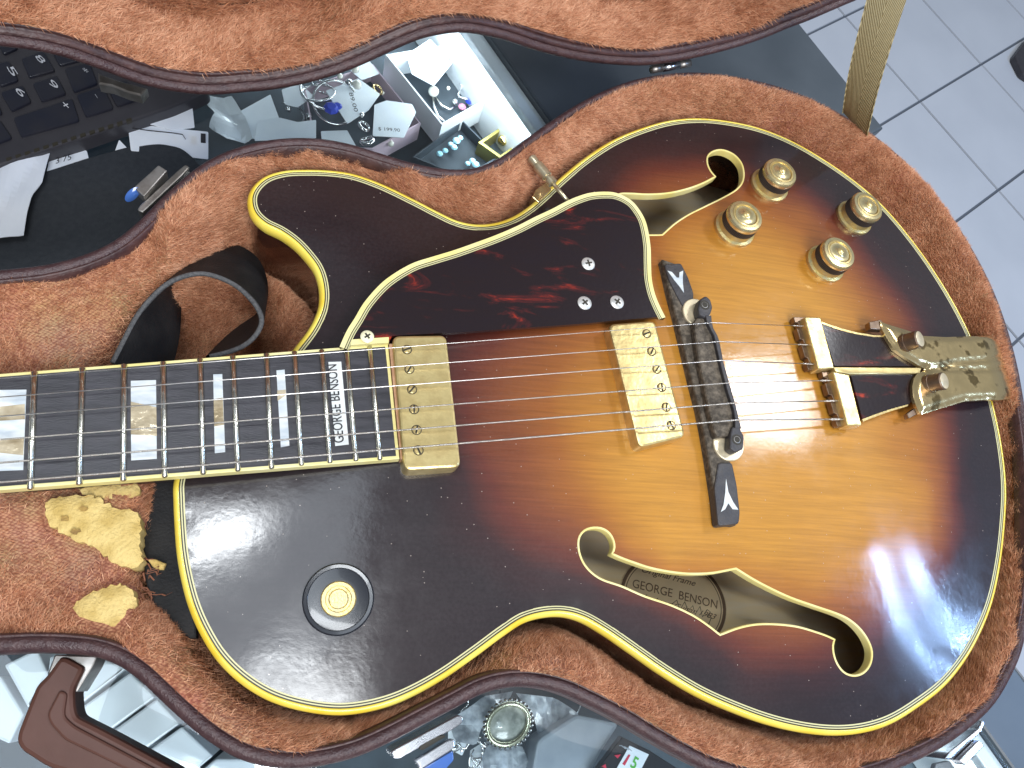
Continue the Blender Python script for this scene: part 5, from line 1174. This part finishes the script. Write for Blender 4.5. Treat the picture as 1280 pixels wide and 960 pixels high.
tube('brooch_frame', [bc+d1*r0*.98*math.cos(t)+d2*r0*.80*math.sin(t) for t in np.linspace(0, 6.283, 49)[:-1]], .0016, mat('brooch_gilt', (.62, .62, .46), .25, metal=.9), br_t, closed=True)
bd_me = None
for k in range(30):
    t = 2*math.pi*k/30; q = bc+d1*r0*1.13*math.cos(t)+d2*r0*.95*math.sin(t)
    if bd_me is None:
        o = lathe('beading', q-[0, 0, .001], (0, 0, 1), [(1e-5, 0), (.0012, .0007), (.0012, .0016), (1e-5, .0024)], M_SILV2, br_t, seg=8); bd_me = (o, q)
    else:
        o = bd_me[0].copy(); COL.objects.link(o); o.parent = br_t; o.location = Vector(q-bd_me[1])
tangle = []
for k in range(14):
    a = P(random.uniform(565, 720), random.uniform(885, 950), ZC-.04); pts = [a]
    for q in range(9): pts.append(pts[-1]+np.array([random.uniform(-.006, .006), random.uniform(-.006, .006), random.uniform(-.001, .0015)]))
    tangle.append(tube('chain', resample(np.array(pts), .0015, closed=False), .0005, M_SILV2, None, seg=5)); tag(tangle[-1], 'thin silver chain tangled around the ornate brooch', 'chain', 'thin chains around the ornate brooch')
for k, (q, lb) in enumerate((([(560,900),(600,870),(640,864),(630,890),(600,905),(590,930),(565,925)], 'crumpled clear wrap left of the ornate brooch'), ([(640,866),(690,872),(720,892),(716,915),(690,925),(668,920),(660,890)], 'crumpled clear wrap right of the ornate brooch'), ([(600,930),(650,932),(660,970),(600,975)], 'crumpled clear wrap below the ornate brooch'))):
    crumple('plastic_wrap', q, ZC-.044, .012, mat('hazy_wrap', (.55, .60, .66), .2, var=(.25, .28, .32), scale=160, detail=8, coat=.8), lb, 'wrapper', seed=10+k)
o = slab('plastic_case', rpoly(PL([(672,925),(720,893),(775,905),(752,940),(735,975),(660,985)], ZC-.022)[:, :2], .003, 3), ZC-.022, ZC-.045, M_GREYP, None, bevel=.002); tag(o, 'grey plastic box between the brooch and the printed packet', 'box')
pk = slab('printed_packet', PL([(778,921),(812,938),(870,975),(820,1010),(740,970),(752,955)], ZC-.014)[:, :2], ZC-.014, ZC-.020, mat('packet_black', (.02, .02, .024), .3, coat=.5), None, bevel=.0006); tag(pk, 'black packet with white panel, green digit and red marks', 'packet')
zk = ZC-.0135
slab('white_panel', PL([(787,932),(811,943),(796,972),(770,962)], zk)[:, :2], zk+.0001, zk-.0004, M_CARD, pk, bevel=0)
text('digit', '5', P(787, 958, zk), P(793, 962, zk), .0065, M_GREEN, pk, z=.0004, bold=.02)
slab('red_mark', PL([(778,955),(786,943),(788,944),(781,957)], zk+.0003)[:, :2], zk+.0004, zk, M_RED, pk, bevel=0)
for q in ([(768,944),(776,943),(772,948)], [(752,958),(757,955),(758,961)]): slab('red_triangle', PL(q, zk)[:, :2], zk+.0002, zk-.0004, M_RED, pk, bevel=0)
for k in range(3):
    tube('printed_chevron', [P(a, b, zk+.0002) for a, b in [(774+k*4,938+k*1.5-6),(777+k*4,933+k*1.5-1),(782+k*4,936+k*1.5)]], .00035, M_GREYP, pk, seg=4)
# lower right
bd = slab('white_board', PL([(1256,862),(1300,915),(1300,990),(1170,990),(1180,960),(1232,905),(1242,888)], ZC-.035)[:, :2], ZC-.035, ZC-.040, M_WHITEP, None, bevel=.001); tag(bd, 'white display board under the lower right of the case', 'board')
wt = thing('wrist_watch', 'silver watch on the white board by the lower right latch', 'watch', tuple(P(1240, 910, ZC-.032)))
lathe('watch_face', P(1238, 912, ZC-.030), (0, 0, 1), [(.009, 0), (.0095, .003), (.0085, .0042), (1e-5, .0042)], M_CARD, wt, seg=28, sc=(.8, 1.2))
tube('watch_case', [P(1238, 912, ZC-.027)+np.array([.0080*math.cos(t), .0115*math.sin(t), 0]) for t in np.linspace(0, 6.283, 33)[:-1]], .0012, M_SILV2, wt, closed=True)
bk = thing('loose_bolts', 'cluster of dark metal clasps at the lower right latch', 'clasp', tuple(P(1190, 955, ZC-.03)))
slab('clasp', rpoly(PL([(1170,955),(1195,950),(1192,975),(1165,975)], ZC-.03)[:, :2], .001, 2), ZC-.03, ZC-.034, M_INK2, bk, bevel=.0004)
bk.name = 'metal_clasp'
# dark furniture foot at the right edge of the floor
q = PL([(1268,70),(1286,46),(1330,70),(1300,105),(1279,92)], ZF+.02)[:, :2]
st = slab('floor_box', rpoly(q, .01, 3), ZF+.02, ZF+.002, M_KEYB, None, bevel=.004); tag(st, 'black box standing on the floor tiles at the right edge', 'box')
